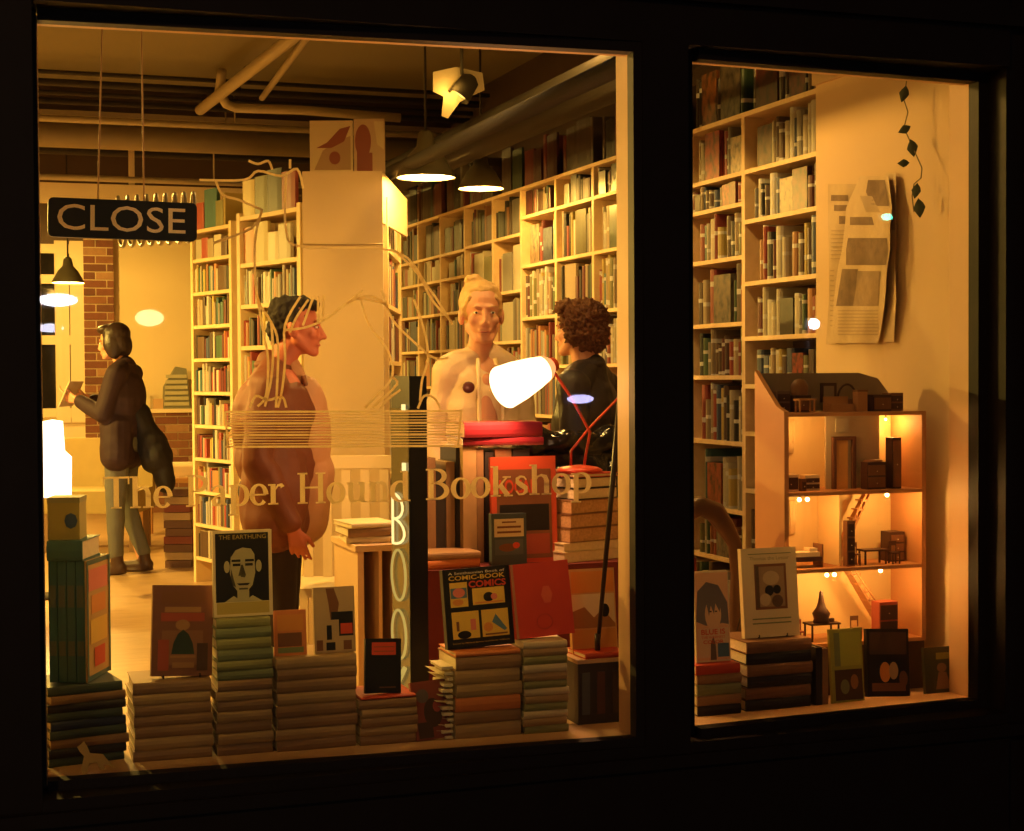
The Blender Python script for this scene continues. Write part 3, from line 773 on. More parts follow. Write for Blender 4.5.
def hand_prims(w, d, palm_n, thumb_side, curl=.5, L=.18, spread=.0255):
    """w wrist point, d direction fingers point, palm_n palm normal, thumb_side direction of the thumb"""
    w, d, n, s = Vector(w), Vector(d).normalized(), Vector(palm_n).normalized(), Vector(thumb_side).normalized()
    P = []
    c = w + d * .05
    for k in (-1.1, -.35, .35, 1.1):
        P.append(('cap', w + d * .01 + s * k * .012, .017, w + d * .082 + s * k * .022, .0125))
    for i, (k, ln) in enumerate(((1.5, .074), (.5, .082), (-.5, .076), (-1.5, .060))):
        p = w + d * .085 + s * k * spread * .82; a = .12 + i * .06; dd = d
        for j, f in enumerate((.44, .32, .24)):
            a += curl * (.45 + .25 * j)
            dd = (d * math.cos(a) + n * math.sin(a) + s * k * .05).normalized()
            q = p + dd * ln * f; P.append(('cap', p, .0088 - j * .0008, q, .0082 - j * .0008)); p = q
    b = w + d * .03 + s * .024
    q = b + (d * .55 + s * .75 + n * .25).normalized() * .042; r = q + (d * .85 + s * .25 + n * .4).normalized() * .034
    P += [('cap', b, .014, q, .011), ('cap', q, .0105, r, .0085)]
    return P
SKN = {}
def person(label, loc, facing, H, sk, spec):
    """figure in its own frame, facing -y; facing = world direction"""
    f = Vector(facing); phi = math.atan2(f.x, -f.y)
    s = H / 1.72
    t = thing('person', label, 'person', loc, phi); t.scale = (s, s, s)
    hs = spec.get('hs', 1.0)
    HM = Matrix.Translation((spec.get('hx', 0), spec.get('hy', -.015), 1.578 + .04 * (hs - 1))) @ Matrix.Rotation(spec.get('hyaw', 0), 4, 'Z') @ Matrix.Rotation(spec.get('hpitch', 0), 4, 'X')
    h = lambda x, y, z: tuple(HM @ (Vector((x, y, z)) * hs))
    R3 = (HM.to_3x3() * hs).to_4x4()
    g = spec.get('girth', 1.0)
    fm = spec.get('fem', 0)
    body = [('ell', h(0, .018, .035), (.073, .093, .082), R3), ('ell', h(0, -.025, -.03), (.060 - .006 * fm, .064, .076 - .002 * fm), R3), ('cap', h(-.012 + .006 * fm, -.070, -.092), .021 - .003 * fm, h(.012 - .006 * fm, -.070, -.092), .021 - .003 * fm),
            ('cap', h(-.05 + .008 * fm, -.01, -.05), .025, h(-.02, -.06, -.09), .02), ('cap', h(.05 - .008 * fm, -.01, -.05), .025, h(.02, -.06, -.09), .02),
            ('cap', h(0, -.083, .012), .0085 - .0015 * fm, h(0, -.107 + .007 * fm, -.030 + .004 * fm), .0125 - .0035 * fm), ('cap', h(-.012, -.092, -.036), .0085, h(.012, -.092, -.036), .0085),
            ('cap', h(-.034, -.076 + .002 * fm, .026), .0115 - .003 * fm, h(.034, -.076 + .002 * fm, .026), .0115 - .003 * fm), ('ell', h(.036, -.058, -.022), (.024 - .002 * fm,) * 3, R3), ('ell', h(-.036, -.058, -.022), (.024 - .002 * fm,) * 3, R3),
            ('cap', h(-.017, -.082, -.060), .009, h(.017, -.082, -.060), .009), ('cap', h(-.012, -.081, -.071), .009, h(.012, -.081, -.071), .009),
            ('ell', h(.074, .012, -.008), (.013, .022, .035), R3), ('ell', h(-.074, .012, -.008), (.013, .022, .035), R3),
            ('cap', h(0, .02, -.06), .054 - .008 * fm, (0, .02, 1.38), .066 - .008 * fm)]
    sx = .165 * spec.get('shoulder', 1.0)
    torso = [('ell', (0, .01, 1.22), (.155 * g, .105 * g, .22)), ('ell', (0, 0, 1.02), (.14 * g, .10 * g, .16)), ('ell', (0, .01, .90), (.16 * g, .11 * g, .13)),
             ('cap', (-.03, .012, 1.395), .055, (-sx + .01, .01, 1.345), .052), ('cap', (.03, .012, 1.395), .055, (sx - .01, .01, 1.345), .052), ('cap', (0, .015, 1.36), .08, (0, .015, 1.42), .06)]
    body += torso
    legs = spec.get('legs') or [((-.09, 0, .88), (-.095, -.012, .48), (-.10, .02, .08)), ((.09, 0, .88), (.095, -.012, .48), (.10, .02, .08))]
    for hp, kn, an in legs:
        body += [('cap', hp, .08, kn, .053), ('cap', kn, .05, an, .035), ('cap', (an[0], an[1] + .015, .045), .035, (an[0], an[1] - .15, .032), .028)]
    for side, (sh, el, wr) in spec['arms'].items():
        body += [('cap', sh, .047, el, .037), ('cap', el, .037, wr, .024)]
        hd = spec['hands'][side]
        body += hand_prims(wr, *hd)
    blob('body', body, sk, .0055, 5, t)
    # face details
    if not spec.get('noface'):
        eyew, iris = mat('eye_white', (.8, .75, .7), .3, noise_amt=0), mat('iris', (.03, .02, .015), .2, noise_amt=0)
        for x in (-.031, .031):
            MB().ball(h(x, -.0755, .006), (.0110, .0085, .0050), seg=12).build('eye', eyew, t)
            MB().ball(h(x, -.0825, .006), (.0050, .0035, .0046), seg=10).build('iris', iris, t)
            MB().tube([h(x - .018, -.083, .026), h(x, -.088, .031), h(x + .018, -.083, .026)], .0032 - .0012 * fm, 6).build('eyebrow', spec['hairm'], t)
        lipm = mat('lips_' + sk.name, (.42, .12, .08), .4, noise_amt=0)
        MB().tube([h(-.024, -.084, -.066), h(-.01, -.0918, -.0635), h(0, -.0925, -.065), h(.01, -.0918, -.0635), h(.024, -.084, -.066)], [.001, .0035, .004, .0035, .001], 6).build('mouth', lipm, t)
    blob('hair', [(p[0], h(*p[1])) + ((p[2], R3) if p[0] == 'ell' else (p[2], h(*p[3]), p[4])) for p in spec['hair']], spec['hairm'], .006, spec.get('hsm', 2), t, spec.get('hdisp'))
    # clothes
    J = spec['jacket']; e = J.get('ease', .022)
    pr = [('ell', (0, .01, 1.20), (.155 * g + e, .108 * g + e, .215)), ('ell', (0, .0, 1.02), (.142 * g + e, .102 * g + e, .17)), ('cap', (-.035, .014, 1.392), .056 + e * .5, (-sx + .01, .012, 1.34), .054 + e * .6), ('cap', (.035, .014, 1.392), .056 + e * .5, (sx - .01, .012, 1.34), .054 + e * .6),
          ('cap', (0, .03, 1.36), .082, (0, .03, 1.425), .064)]
    hz = J.get('hem', .8)
    for k in range(-3, 4): pr.append(('cap', (k * .036 * g, .0, 1.0), .085 * g + e * .5, (k * .044 * g, .005, hz + .07), .085 * g + e * .5))
    for side, (sh, el, wr) in spec['arms'].items():
        w2 = Vector(el).lerp(Vector(wr), J.get('sleeve', .86))
        pr += [('cap', sh, .056 + e * .5, el, .045 + e * .5), ('cap', el, .045 + e * .5, w2, .036 + e * .4)]
    blob('jacket', pr, J['mat'], .008, 3, t, J.get('disp', (.007, 13)))
    if 'collar' in J:
        cb = MB(); ring = []
        for k in range(0, 21):
            a = R(-75 + 330 * k / 20 + 60 - 0)
            a = R(300 * k / 20 - 60)
            ring.append((math.cos(a) * .072, .012 + math.sin(a) * .070, 1.418 + .010 * math.sin(a)))
        cb.tube(ring, .017, 8); cb.build('collar', J['collar'], t)
    if 'front' in spec:
        blob('shirt', spec['front'][0], spec['front'][1], .007, 3, t, (.004, 15))
    pm = spec['trousers']
    pr = [('ell', (0, .01, .90), (.165 * g, .115 * g, .12))]
    for hp, kn, an in legs:
        pr += [('cap', hp, .092, kn, .068), ('cap', kn, .068, (an[0], an[1], an[2] + .06), spec.get('cuff', .055))]
    blob('trousers', pr, pm, .009, 3, t, (.006, 12))
    for hp, kn, an in legs:
        o = blob('shoe', [('cap', (an[0], an[1] + .03, .047), .044, (an[0], an[1] - .15, .036), .035), ('cap', (an[0], an[1] + .01, .07), .045, (an[0], an[1] + .005, .15), .043), ('ell', (an[0], an[1] - .06, .015), (.046, .14, .014))], spec['shoes'], .008, 2, t)
    return t, h
skin = mat('skin', (.66, .33, .20), .5, noise_amt=.05); skin.node_tree.nodes['Principled BSDF'].inputs['Subsurface Weight'].default_value = .08
skin_r = mat('skin_shaded', (.48, .15, .085), .6, noise_amt=.05)  # skin reddened and darkened in colour for shade and lamp bounce
c_, s_ = math.cos(YAW), math.sin(YAW)
def camdir(lat, z): return (lat * c_ + z * s_, -lat * s_ + z * c_, 0)

# the man in profile
leather = mat('tan_leather', (.15, .045, .018), .62, noise_amt=.3, scale=7, bump=.5)
q = WZ(279, 500, 6.5)
man, mh = person('man in profile with short dark hair and brown jacket, facing right before tan panel', (q.x, q.y, 0), camdir(1, .05), 1.68, skin_r, dict(
    hyaw=0, hpitch=.08, hy=-.085, hs=1.04, girth=1.38, shoulder=1.1, hsm=1, hdisp=(.012, 45), hairm=mat('hair_dark', (.014, .009, .006), .85, scale=60, noise_amt=.4, bump=.6),
    hair=[('ell', (0, .036, .045), (.080, .090, .080)), ('ell', (0, .03, .085), (.066, .088, .040)), ('ell', (0, .075, -.005), (.062, .048, .07)), ('cap', (-.07, .02, .03), .012, (-.071, .008, -.005), .008), ('cap', (.07, .02, .03), .012, (.071, .008, -.005), .008), ('cap', (-.035, -.058, .092), .021, (.035, -.058, .092), .021), ('cap', (-.04, -.02, .105), .022, (.04, -.02, .105), .022)],
    arms={'l': ((.185, .03, 1.36), (.235, .02, 1.06), (.215, -.075, .80)), 'r': ((-.185, .03, 1.34), (-.285, .06, 1.04), (-.285, -.08, .78))},
    hands={'l': ((-.1, -.1, -1), (-1, 0, 0), (0, -1, 0), .5), 'r': ((.0, -.25, -1), (1, 0, 0), (0, -1, -.1), .55)},
    jacket=dict(mat=leather, hem=.72, ease=.034, collar=leather, sleeve=.93, disp=(.022, 8)),
    front=([('ell', (0, -.125, 1.12), (.12, .095, .26)), ('cap', (0, -.085, 1.33), .05, (0, -.05, 1.43), .04), ('cap', (0, -.12, .98), .115, (0, -.10, .78), .105)], mat('orange_tan_shirt', (.50, .28, .14), .6, bump=.2)),
    trousers=mat('dark_trousers', (.03, .02, .02), .8), shoes=mat('dark_shoes', (.03, .02, .015), .4)))
MB().tube([(-.02, -.118, .80), (-.045, -.150, 1.0), (-.06, -.155, 1.2), (-.05, -.11, 1.38)], .012, 8).build('jacket_edge', leather, man)

# the blonde woman behind the lamp
knit = mat('cream_cardigan', (.70, .53, .34), .85, noise_amt=.2, scale=16, bump=1)
q = WZ(482, 500, 6.6)
woman, wh = person('blonde woman with pinned-up hair and cream cardigan with dark brooch, facing the lamp', (q.x, q.y, 0), camdir(.28, -1), 1.735, skin, dict(
    fem=1, hsm=2, hdisp=(.005, 45), hyaw=-.12, hpitch=.05, hs=1.10, shoulder=.86, hairm=mat('hair_blonde', (.62, .40, .16), .45, scale=50, noise_amt=.3, bump=.5),
    hair=[('ell', (0, .034, .048), (.081, .092, .082)), ('ell', (0, .022, .088), (.066, .078, .036)), ('ell', (.05, .02, .03), (.030, .05, .055)), ('ell', (-.05, .02, .03), (.030, .05, .055)), ('ell', (-.026, .035, .126), (.034, .032, .020)), ('cap', (-.05, .02, .136), .009, (-.012, .02, .143), .010), ('cap', (-.01, -.040, .098), .012, (-.070, -.01, .02), .010), ('cap', (.01, -.040, .098), .012, (.070, -.01, .02), .010), ('cap', (-.05, -.04, .06), .014, (-.076, .01, -.02), .010), ('cap', (.05, -.04, .06), .014, (.076, .01, -.02), .010), ('ell', (0, .07, 0), (.06, .045, .06))],
    arms={'l': ((.142, .01, 1.33), (.195, .02, 1.07), (.17, -.10, .86)), 'r': ((-.142, .01, 1.33), (-.205, .02, 1.07), (-.17, -.10, .86))},
    hands={'l': ((0, -.4, -1), (-1, 0, 0), (0, -1, .4), .4), 'r': ((0, -.4, -1), (1, 0, 0), (0, -1, .4), .4)},
    jacket=dict(mat=knit, hem=.66, ease=.022, sleeve=.9, disp=(.022, 9)),
    front=([('cap', (0, -.065, 1.30), .045, (0, -.105, 1.0), .05), ('cap', (0, -.10, 1.0), .05, (0, -.095, .85), .05)], mat('rose_top', (.50, .23, .15), .7)),
    trousers=mat('brown_skirt', (.25, .14, .09), .8), shoes=MATS['dark_shoes']))
MB().ball((-.088, -.139, 1.285), (.026, .010, .024), seg=12).build('brooch', mat('brooch_dark', (.10, .02, .02), .4), woman)
for x in (-.046, .050):
    MB().tube([(x * .75, -.085, 1.40), (x, -.142, 1.25), (x, -.150, 1.05), (x * 1.1, -.145, .80)], .009, 8).build('cardigan_edge', knit, woman)

# the curly-haired person, turned away to the left
q = WZ(581, 500, 6.85)
glossy = mat('dark_glossy_jacket', (.035, .028, .03), .42, noise_amt=.3, bump=.9, scale=14)
curly, ch = person('person with dark curly hair and dark shiny jacket, turned toward the blonde woman', (q.x + .02, q.y, 0), camdir(-.9, .45), 1.67, skin, dict(
    hyaw=-.05, hy=-.035, shoulder=.96, girth=1.03, hs=.95, hsm=0, hdisp=(.022, 80), hairm=mat('hair_curly', (.15, .062, .028), .8, scale=80, noise_amt=.5, bump=1),
    hair=[('ell', (0, .038, .055), (.108, .115, .094)), ('ell', (0, .065, -.01), (.098, .088, .098)), ('ell', (-.03, -.04, .105), (.06, .055, .04)), ('ell', (.03, -.04, .105), (.06, .055, .04)), ('ell', (.06, .02, -.01), (.04, .05, .06)), ('ell', (-.06, .02, -.01), (.04, .05, .06))],
    arms={'l': ((.175, .02, 1.34), (.22, .06, 1.06), (.20, -.12, .95)), 'r': ((-.175, .02, 1.34), (-.23, .04, 1.06), (-.20, -.14, .94))},
    hands={'l': ((-.3, -1, -.1), (0, 0, -1), (-1, .3, 0), .5), 'r': ((.3, -1, -.1), (0, 0, -1), (1, .3, 0), .5)},
    jacket=dict(mat=glossy, hem=.72, ease=.035, collar=glossy, disp=(.012, 10)), trousers=MATS['dark_trousers'], shoes=MATS['dark_shoes']))

# the woman standing at the back
q = WZ(124, 570, 11.0)
purple = mat('dark_purple_jacket', (.032, .014, .018), .75, bump=.4)
w2, w2h = person('dark-haired woman in dark jacket and jeans, standing reading at the back of the shop', (q.x, q.y, 0), camdir(-1, .10), 1.73, skin, dict(
    fem=1, hyaw=.1, hpitch=.18, hy=-.06, shoulder=1.05, girth=1.08, hairm=mat('hair_bob', (.028, .014, .012), .4, scale=50, bump=.3),
    hair=[('ell', (0, .034, .048), (.088, .100, .084)), ('ell', (0, .06, -.02), (.086, .070, .10)), ('ell', (.055, .0, -.015), (.034, .055, .085)), ('ell', (-.055, .0, -.015), (.034, .055, .085)), ('ell', (.062, .012, -.03), (.034, .058, .09)), ('ell', (-.062, .012, -.03), (.034, .058, .09)), ('ell', (0, -.03, .095), (.062, .060, .034))],
    arms={'l': ((.175, .02, 1.36), (.20, -.06, 1.09), (.11, -.27, 1.19)), 'r': ((-.175, .02, 1.36), (-.20, -.06, 1.09), (-.11, -.27, 1.19))},
    hands={'l': ((-.25, -1, .15), (0, .1, 1), (0, -.4, 1), .55), 'r': ((.25, -1, .15), (0, .1, 1), (0, -.4, 1), .55)},
    legs=[((-.09, 0, .88), (-.095, -.015, .48), (-.10, .10, .08)), ((.09, 0, .88), (.095, -.02, .48), (.10, -.02, .08))],
    jacket=dict(mat=purple, hem=.74, ease=.035, collar=purple), cuff=.050, trousers=mat('denim', (.12, .12, .11), .85, bump=.2), shoes=mat('brown_boots', (.06, .03, .02), .5)))
# open booklet in her hands, dark coat over her far arm
M2 = w2.matrix_basis.copy()
M2 = Matrix.Translation(w2.location) @ Matrix.Rotation(w2.rotation_euler.z, 4, 'Z')
o = MB().span((-.13, -.004, 0), (0, .004, .19)).span((0, -.004, 0), (.13, .004, .19)).build('open_book', CREAM)
o.matrix_world = M2 @ Matrix.Translation((0, -.40, 1.15)) @ Matrix.Rotation(R(-25), 4, 'X')
tag(o, 'pale booklet held open by the dark-haired woman at the back', 'book')
o = blob('draped_coat', [('cap', (.0, .12, 1.10), .07, (.0, .24, .78), .11), ('cap', (0, .22, .9), .09, (0, .30, .62), .07), ('cap', (.0, .04, 1.22), .05, (.0, .12, 1.05), .07)], mat('black_coat', (.010, .007, .008), .7, bump=.4), .01, 3, w2, (.015, 12))
o['label'] = 'black coat slung behind her'
# ------------------------------------------------------------------ books in the window
def lying_book(name, w, d, th, cov, loc, rz, label=None, group=None, spine='front', pages=PAGES, cat='book'):
    """w along x, d along y, spine toward -y (front) or away"""
    sg = 1 if spine == 'front' else -1
    b = .0028
    mb = MB().span((-w / 2, 0, 0), (w / 2, d * 1, b)).span((-w / 2, 0, th - b), (w / 2, d, th))
    ys = 0 if sg > 0 else d
    prof = [(0.0, 0), (-.003, th * .2), (-.0045, th * .5), (-.003, th * .8), (0, th)]
    vs = [(x, ys + p[0] * sg, p[1]) for x in (-w / 2, w / 2) for p in prof] + [(x, ys + .003 * sg, z) for x in (-w / 2, w / 2) for z in (0, th)]
    k = 5
    mb.add(vs, [(i, i + 1, i + 1 + k, i + k) for i in range(k - 1)] + [(0, 1, 2, 3, 4, 11, 10), (5, 6, 7, 8, 9, 13, 12), (10, 11, 13, 12)])
    o = mb.build(name, cov, None, loc, (0, 0, rz))
    pb = MB().span((-w / 2 + .003, .004 if sg > 0 else .004, b), (w / 2 - .003, d - .004, th - b))
    pb.build('pages', pages, o)
    if label: tag(o, label, cat, group)
    return o
def stack(u0, u1, vtop, n, name, cols, yf=.125, depth=.17, rz=0, zb=None, wob=.004, spine='front', wscale=1.0, Yabs=None, thick=None):
    y = Yabs
    if y is None:
        xg = WY((u0 + u1) / 2, 700, .1).x; y = front_y(xg) + yf
    a, b = WY(u0, 700, y), WY(u1, 700, y)
    w = (b.x - a.x) * wscale; xc = (a.x + b.x) / 2
    z0 = PZ if zb is None else zb
    ztop = WY((u0 + u1) / 2, vtop, y).z
    th = (ztop - z0) / n
    words = ['bottom', 'second from bottom', 'third from bottom', 'fourth from bottom', 'fifth from bottom', 'sixth from bottom', 'seventh from bottom', 'eighth from bottom', 'ninth from bottom', 'tenth from bottom', 'eleventh from bottom', 'twelfth from bottom', 'thirteenth from bottom', 'fourteenth from bottom']
    z = z0; last = None
    ts = [th * rnd.uniform(.9, 1.1) for _ in range(n)]; k = (ztop - z0) / sum(ts); ts = [t * k for t in ts]
    for i in range(n):
        cn, cm = cols[i % len(cols)] if not callable(cols) else cols(i)
        ww = w * rnd.uniform(.96, 1.0)
        wd = 'top' if i == n - 1 else words[i]
        last = lying_book('book', ww, depth * rnd.uniform(.94, 1.04), ts[i] - .0009, cm, (xc + rnd.uniform(-wob, wob), y + rnd.uniform(0, wob), z), rz + rnd.uniform(-.03, .03) * (wob / .004),
                   f'{cn} book lying {wd} of {name}', name.replace('the ', 'books in the ', 1), spine=spine)
        z += ts[i]
    return xc, y, ztop, w
C = {}
def cv(n, c, r=.5):
    C[n] = (n, mat('cover_' + n.replace(' ', '_'), c, r, noise_amt=.15, scale=30)); return C[n]
tanc, tan2, olive, olive2 = cv('tan', (.42, .28, .13)), cv('brown', (.30, .18, .09)), cv('olive green', (.27, .27, .11)), cv('grey-green', (.20, .23, .12))
darkg, dk, navy, redc, creamc, tealc, orangec, speck = cv('dark green', (.06, .09, .07)), cv('near-black', (.03, .025, .025)), cv('navy', (.03, .045, .10)), cv('red', (.5, .06, .03)), cv('cream', (.66, .56, .34)), cv('teal', (.05, .14, .14)), cv('orange', (.65, .22, .07)), cv('speckled brown', (.24, .12, .06))
SA = stack(47, 127, 684, 9, 'the leftmost stack of the window', [darkg, dk, tan2, darkg, navy], rz=.16, depth=.2, wob=.007, yf=.15)
SB = stack(133, 213, 681, 7, 'the wide tan stack below the brown arch cover', [tan2, tanc, tan2, tan2], depth=.2)
SC = stack(217, 273, 618, 13, 'the tall stack below the portrait cover', lambda i: (olive, olive2)[i % 2] if i > 6 else (tan2, tanc)[i % 2])
SD = stack(276, 357, 656, 8, 'the wide stack right of the tall green stack', [tan2, tanc, tan2], depth=.2)
SE = stack(360, 417, 699, 5, 'the low stack under the small black book', [tan2, tanc], depth=.15)
SF = stack(455, 522, 656, 6, 'the stack with fanned pages under the comics cover', [tanc, tan2, orangec, tanc], depth=.2)
SG = stack(524, 568, 641, 12, 'the thin-book stack under the plain red book', lambda i: (olive, tanc, creamc)[i % 3], depth=.16)
SH = stack(696, 741, 664, 5, 'the leftmost stack of the right pane', [dk, tan2, olive2, tan2, redc], depth=.18)
SI = stack(746, 812, 640, 6, 'the dark stack under the cream photograph book', [dk, speck, dk, speck], depth=.2)
# orange top covers that catch the lamp light
def on_top(S, h, cm, label, scale=.96, dpt=.17, rz=0.0):
    x, y, z, w = S
    lying_book('book', w * scale, dpt, h, cm[1], (x, y + .004, z + .0008), rz, label)
    return (x, y, z + h + .001, w)
# fanned pages on the side of the comics stack
fan = MB()
for k in range(13):
    z = PZ + .004 + k * (SF[2] - PZ) / 14.0
    fan.add([(SF[0] - SF[3] / 2 - .004, SF[1] + .01, z), (SF[0] - SF[3] / 2 - .004, SF[1] + .12, z), (SF[0] - SF[3] / 2 - .045 - .014 * math.sin(k * 1.3), SF[1] + .11, z + .010), (SF[0] - SF[3] / 2 - .040 - .012 * math.sin(k * 1.3), SF[1] + .015, z + .006)], [(0, 1, 2, 3)])
    fan.span((SF[0] - SF[3] / 2 - .028 - .01 * math.sin(k * 1.7), SF[1] + .008, z - .002), (SF[0] - SF[3] / 2 - .0035, SF[1] + .12, z + .006))
o = fan.build('fanned_pages', PAGES); tag(o, 'loose cream pages fanning out left of the comics stack', 'pages'); o['kind'] = 'stuff'

def poly(name, parent, pts, y, m, th=.0006):
    mb = MB(); mb.prism(pts, y - th, y); return mb.build(name, m, parent)
def print_layer(parent, shapes, w, h, y=-.0004, th=.0006, name='cover_print'):
    """shapes: (outline in 0..1 cover fractions, material). one mesh, thin layers stepping out"""
    parent = next((c for c in parent.children if c.name.startswith('cover') and 'print' not in c.name), parent)
    mb = MB(); ms = []
    for i, (pts, m) in enumerate(shapes):
        if m not in ms: ms.append(m)
        mb.prism([((p[0] - .5) * w, p[1] * h) for p in pts], y - th - i * .00012, y - i * .00012, ms.index(m))
    return mb.build(name, ms, parent)
def rect(x0, z0, x1, z1): return [(x0, z0), (x1, z0), (x1, z1), (x0, z1)]
def oval(cx, cz, rx, rz, n=18, a0=0, a1=360): return [(cx + rx * math.cos(R(a0 + (a1 - a0) * i / n)), cz + rz * math.sin(R(a0 + (a1 - a0) * i / n))) for i in range(n)]
def upright(u0, u1, vt, vb, Y, z, th, cov, label, lean=.12, name='book', yawd=0, roll=0, stand=True, cat='book', pages=PAGES):
    """book shown face out: px extents give width and height at depth Y"""
    a, b = WY(u0, vb, Y), WY(u1, vb, Y)
    w = abs(b.x - a.x); h = WY((u0 + u1) / 2, vt, Y).z - z; h = h / math.cos(lean) 
    e = Euler((-lean, roll, yawd), 'XYZ')
    lift = abs(math.sin(roll)) * w / 2 + th * math.sin(abs(lean)) * 0
    root = thing(name, label, cat, ((a.x + b.x) / 2, Y, z + lift + .001), e)
    MB().span((-w / 2, 0, 0), (w / 2, .003, h)).span((-w / 2, th - .003, 0), (w / 2, th, h)).span((-w / 2, .003, 0), (-w / 2 + .003, th - .003, h)).build('cover', cov, root)
    MB().span((-w / 2 + .0031, .0031, .004), (w / 2 - .004, th - .0031, h - .004)).build('pages', pages, root)
    return root, w, h
def stand_wire(x, y, z, w, h, label):
    mb = MB()
    for s in (-1, 1):
        mb.tube([(x + s * w, y - .045, z + .012), (x + s * w, y - .045, z + .003), (x + s * w, y + .01, z + .003), (x + s * w, y + .045, z + h)], .0022, 6)
        mb.tube([(x + s * w, y + .045, z + h), (x + s * w * 1.1, y + .10, z + .003)], .0022, 6)
    mb.tube([(x - w, y + .035, z + h * .7), (x + w, y + .035, z + h * .7)], .0022, 6)
    return tag(mb.build('book_stand', darkm), label, 'stand')
K = lambda n, c, r=.5: mat('ink_' + n, c, r, noise_amt=.05)
ink_k, ink_y, ink_r, ink_c, ink_o, ink_b, ink_g, ink_br = K('black', (.012, .010, .010)), K('yellow', (.75, .50, .08)), K('red', (.62, .07, .03)), K('cream', (.72, .62, .40)), K('orange', (.70, .28, .06)), K('blue', (.10, .20, .30)), K('green', (.20, .24, .10)), K('brown', (.20, .08, .035))
ink_w, ink_dg, ink_pk = K('white', (.85, .80, .66)), K('deepgreen', (.03, .05, .035)), K('pink', (.7, .2, .16))

# brown cover with a green arch
bk, w, h = upright(151, 212, 589, 680, SB[1] + .035, SB[2], .028, mat('cover_arch', (.20, .08, .045), .5), 'brown book cover with a dark green arched doorway, leaning on a wire stand', lean=.16, roll=.055)
print_layer(bk, [(rect(.14, .80, .86, .93), ink_br), (rect(.2, .70, .8, .76), K('dull_gold', (.35, .18, .07))), (rect(.14, .60, .86, .695), K('dull_red', (.36, .07, .04))), (oval(.5, .56, .12, .06), K('dull_gold', (.35, .18, .07))),
                 (rect(.16, .12, .84, .5), K('arch_ground', (.26, .12, .06))), (rect(.1, .06, .28, .4), K('dull_red', (.36, .07, .04))), (rect(.74, .06, .92, .36), K('deep_brown', (.08, .04, .025))),
                 ([(.32, .24), (.70, .24), (.67, .36), (.60, .46), (.51, .51), (.42, .46), (.35, .36)], ink_dg), (rect(.3, .2, .72, .225), K('dull_gold', (.35, .18, .07))), (rect(.34, .09, .7, .15), K('dull_gold', (.35, .18, .07)))], w, h)
stand_wire(bk.location.x, SB[1] + .075, SB[2], .05, .14, 'wire stand behind the brown arch cover')
# portrait cover: black with a stern face
zc = SC[2]
bk, w, h = upright(214, 273, 531, 615, SC[1] + .03, zc, .024, ink_c, 'black book cover with a pale stern face and yellow title bands, on the tall stack', lean=.05)
skc = K('face_grey', (.42, .38, .22))
print_layer(bk, [(rect(.03, .02, .95, .98), ink_c), (rect(.04, .17, .94, .97), ink_k), (rect(.05, .03, .94, .165), K('olive_yellow', (.46, .36, .10))),
                 ([(.18, .17), (.34, .24), (.42, .20), (.58, .20), (.66, .24), (.82, .17)], skc), (rect(.40, .2, .60, .33), skc),
                 ([(.30, .72), (.28, .5), (.33, .36), (.42, .28), (.56, .28), (.66, .36), (.71, .5), (.70, .72), (.60, .83), (.40, .83)], skc), (oval(.23, .58, .05, .07), skc), (oval(.77, .58, .05, .07), skc),
                 ([(.29, .68), (.34, .84), (.6, .88), (.72, .82), (.73, .70), (.66, .78), (.5, .80), (.38, .77)], ink_k),
                 (rect(.33, .585, .46, .615), ink_k), (rect(.54, .585, .67, .615), ink_k), (rect(.31, .635, .46, .662), ink_k), (rect(.54, .635, .69, .662), ink_k),
                 ([(.47, .6), (.5, .6), (.46, .46), (.53, .45), (.55, .48), (.42, .47)], K('face_shadow', (.08, .07, .04))), ([(.39, .385), (.62, .385), (.58, .36), (.43, .36)], ink_k), (rect(.43, .31, .58, .33), K('face_shadow', (.08, .07, .04))),
                 ([(.30, .56), (.34, .44), (.38, .34), (.33, .36), (.29, .46)], K('face_shadow', (.08, .07, .04)))], w, h, th=.0004)
put_text(bk, 'THE EARTHLING', 0, -.0045, .925 * h, w * .80, h * .05, K('olive_yellow', (.46, .36, .10)))
# orange card and figure cover on stack D
bk, w, h = upright(275, 307, 611, 655, SD[1] + .03, SD[2], .012, mat('cover_orange', (.46, .17, .05), .5), 'small orange-brown book cover right of the portrait cover', lean=.1)
print_layer(bk, [(rect(.1, .55, .9, .9), ink_o), (rect(.1, .2, .85, .5), ink_br), (rect(.1, .06, .9, .18), ink_g)], w, h)
bk, w, h = upright(315, 356, 588, 653, SD[1] + .03, SD[2], .018, mat('cover_figures', (.42, .30, .17), .5), 'pale cover with dark figures and a red block, behind the small black book', lean=.1)
print_layer(bk, [(rect(.03, .02, .97, .98), K('parchment', (.48, .34, .18))), ([(.30, .98), (.5, .98), (.62, .75), (.55, .5), (.4, .5), (.36, .75)], ink_br), (rect(.42, .5, .95, .62), ink_k), (rect(.60, .25, .95, .52), ink_k), (rect(.64, .28, .93, .44), ink_r), (rect(.3, .2, .42, .42), ink_k),
                 (rect(.05, .04, .2, .2), ink_br), (rect(.28, .04, .5, .16), ink_k), (rect(.7, .04, .9, .18), ink_br)], w, h)
# small black book with the red label
ztop = SE[2]
S2 = on_top(SE, .008, redc, 'thin red-covered book on top of the low stack')
bk, w, h = upright(365, 401, 641, 694, SE[1] + .025, S2[2], .016, ink_k, 'small black book with a red label on the low stack', lean=.14, roll=.05)
print_layer(bk, [(rect(.18, .70, .85, .93), ink_r), (rect(.24, .76, .8, .775), ink_br), (rect(.24, .84, .8, .855), ink_br), (rect(.4, .1, .85, .12), ink_br)], w, h)
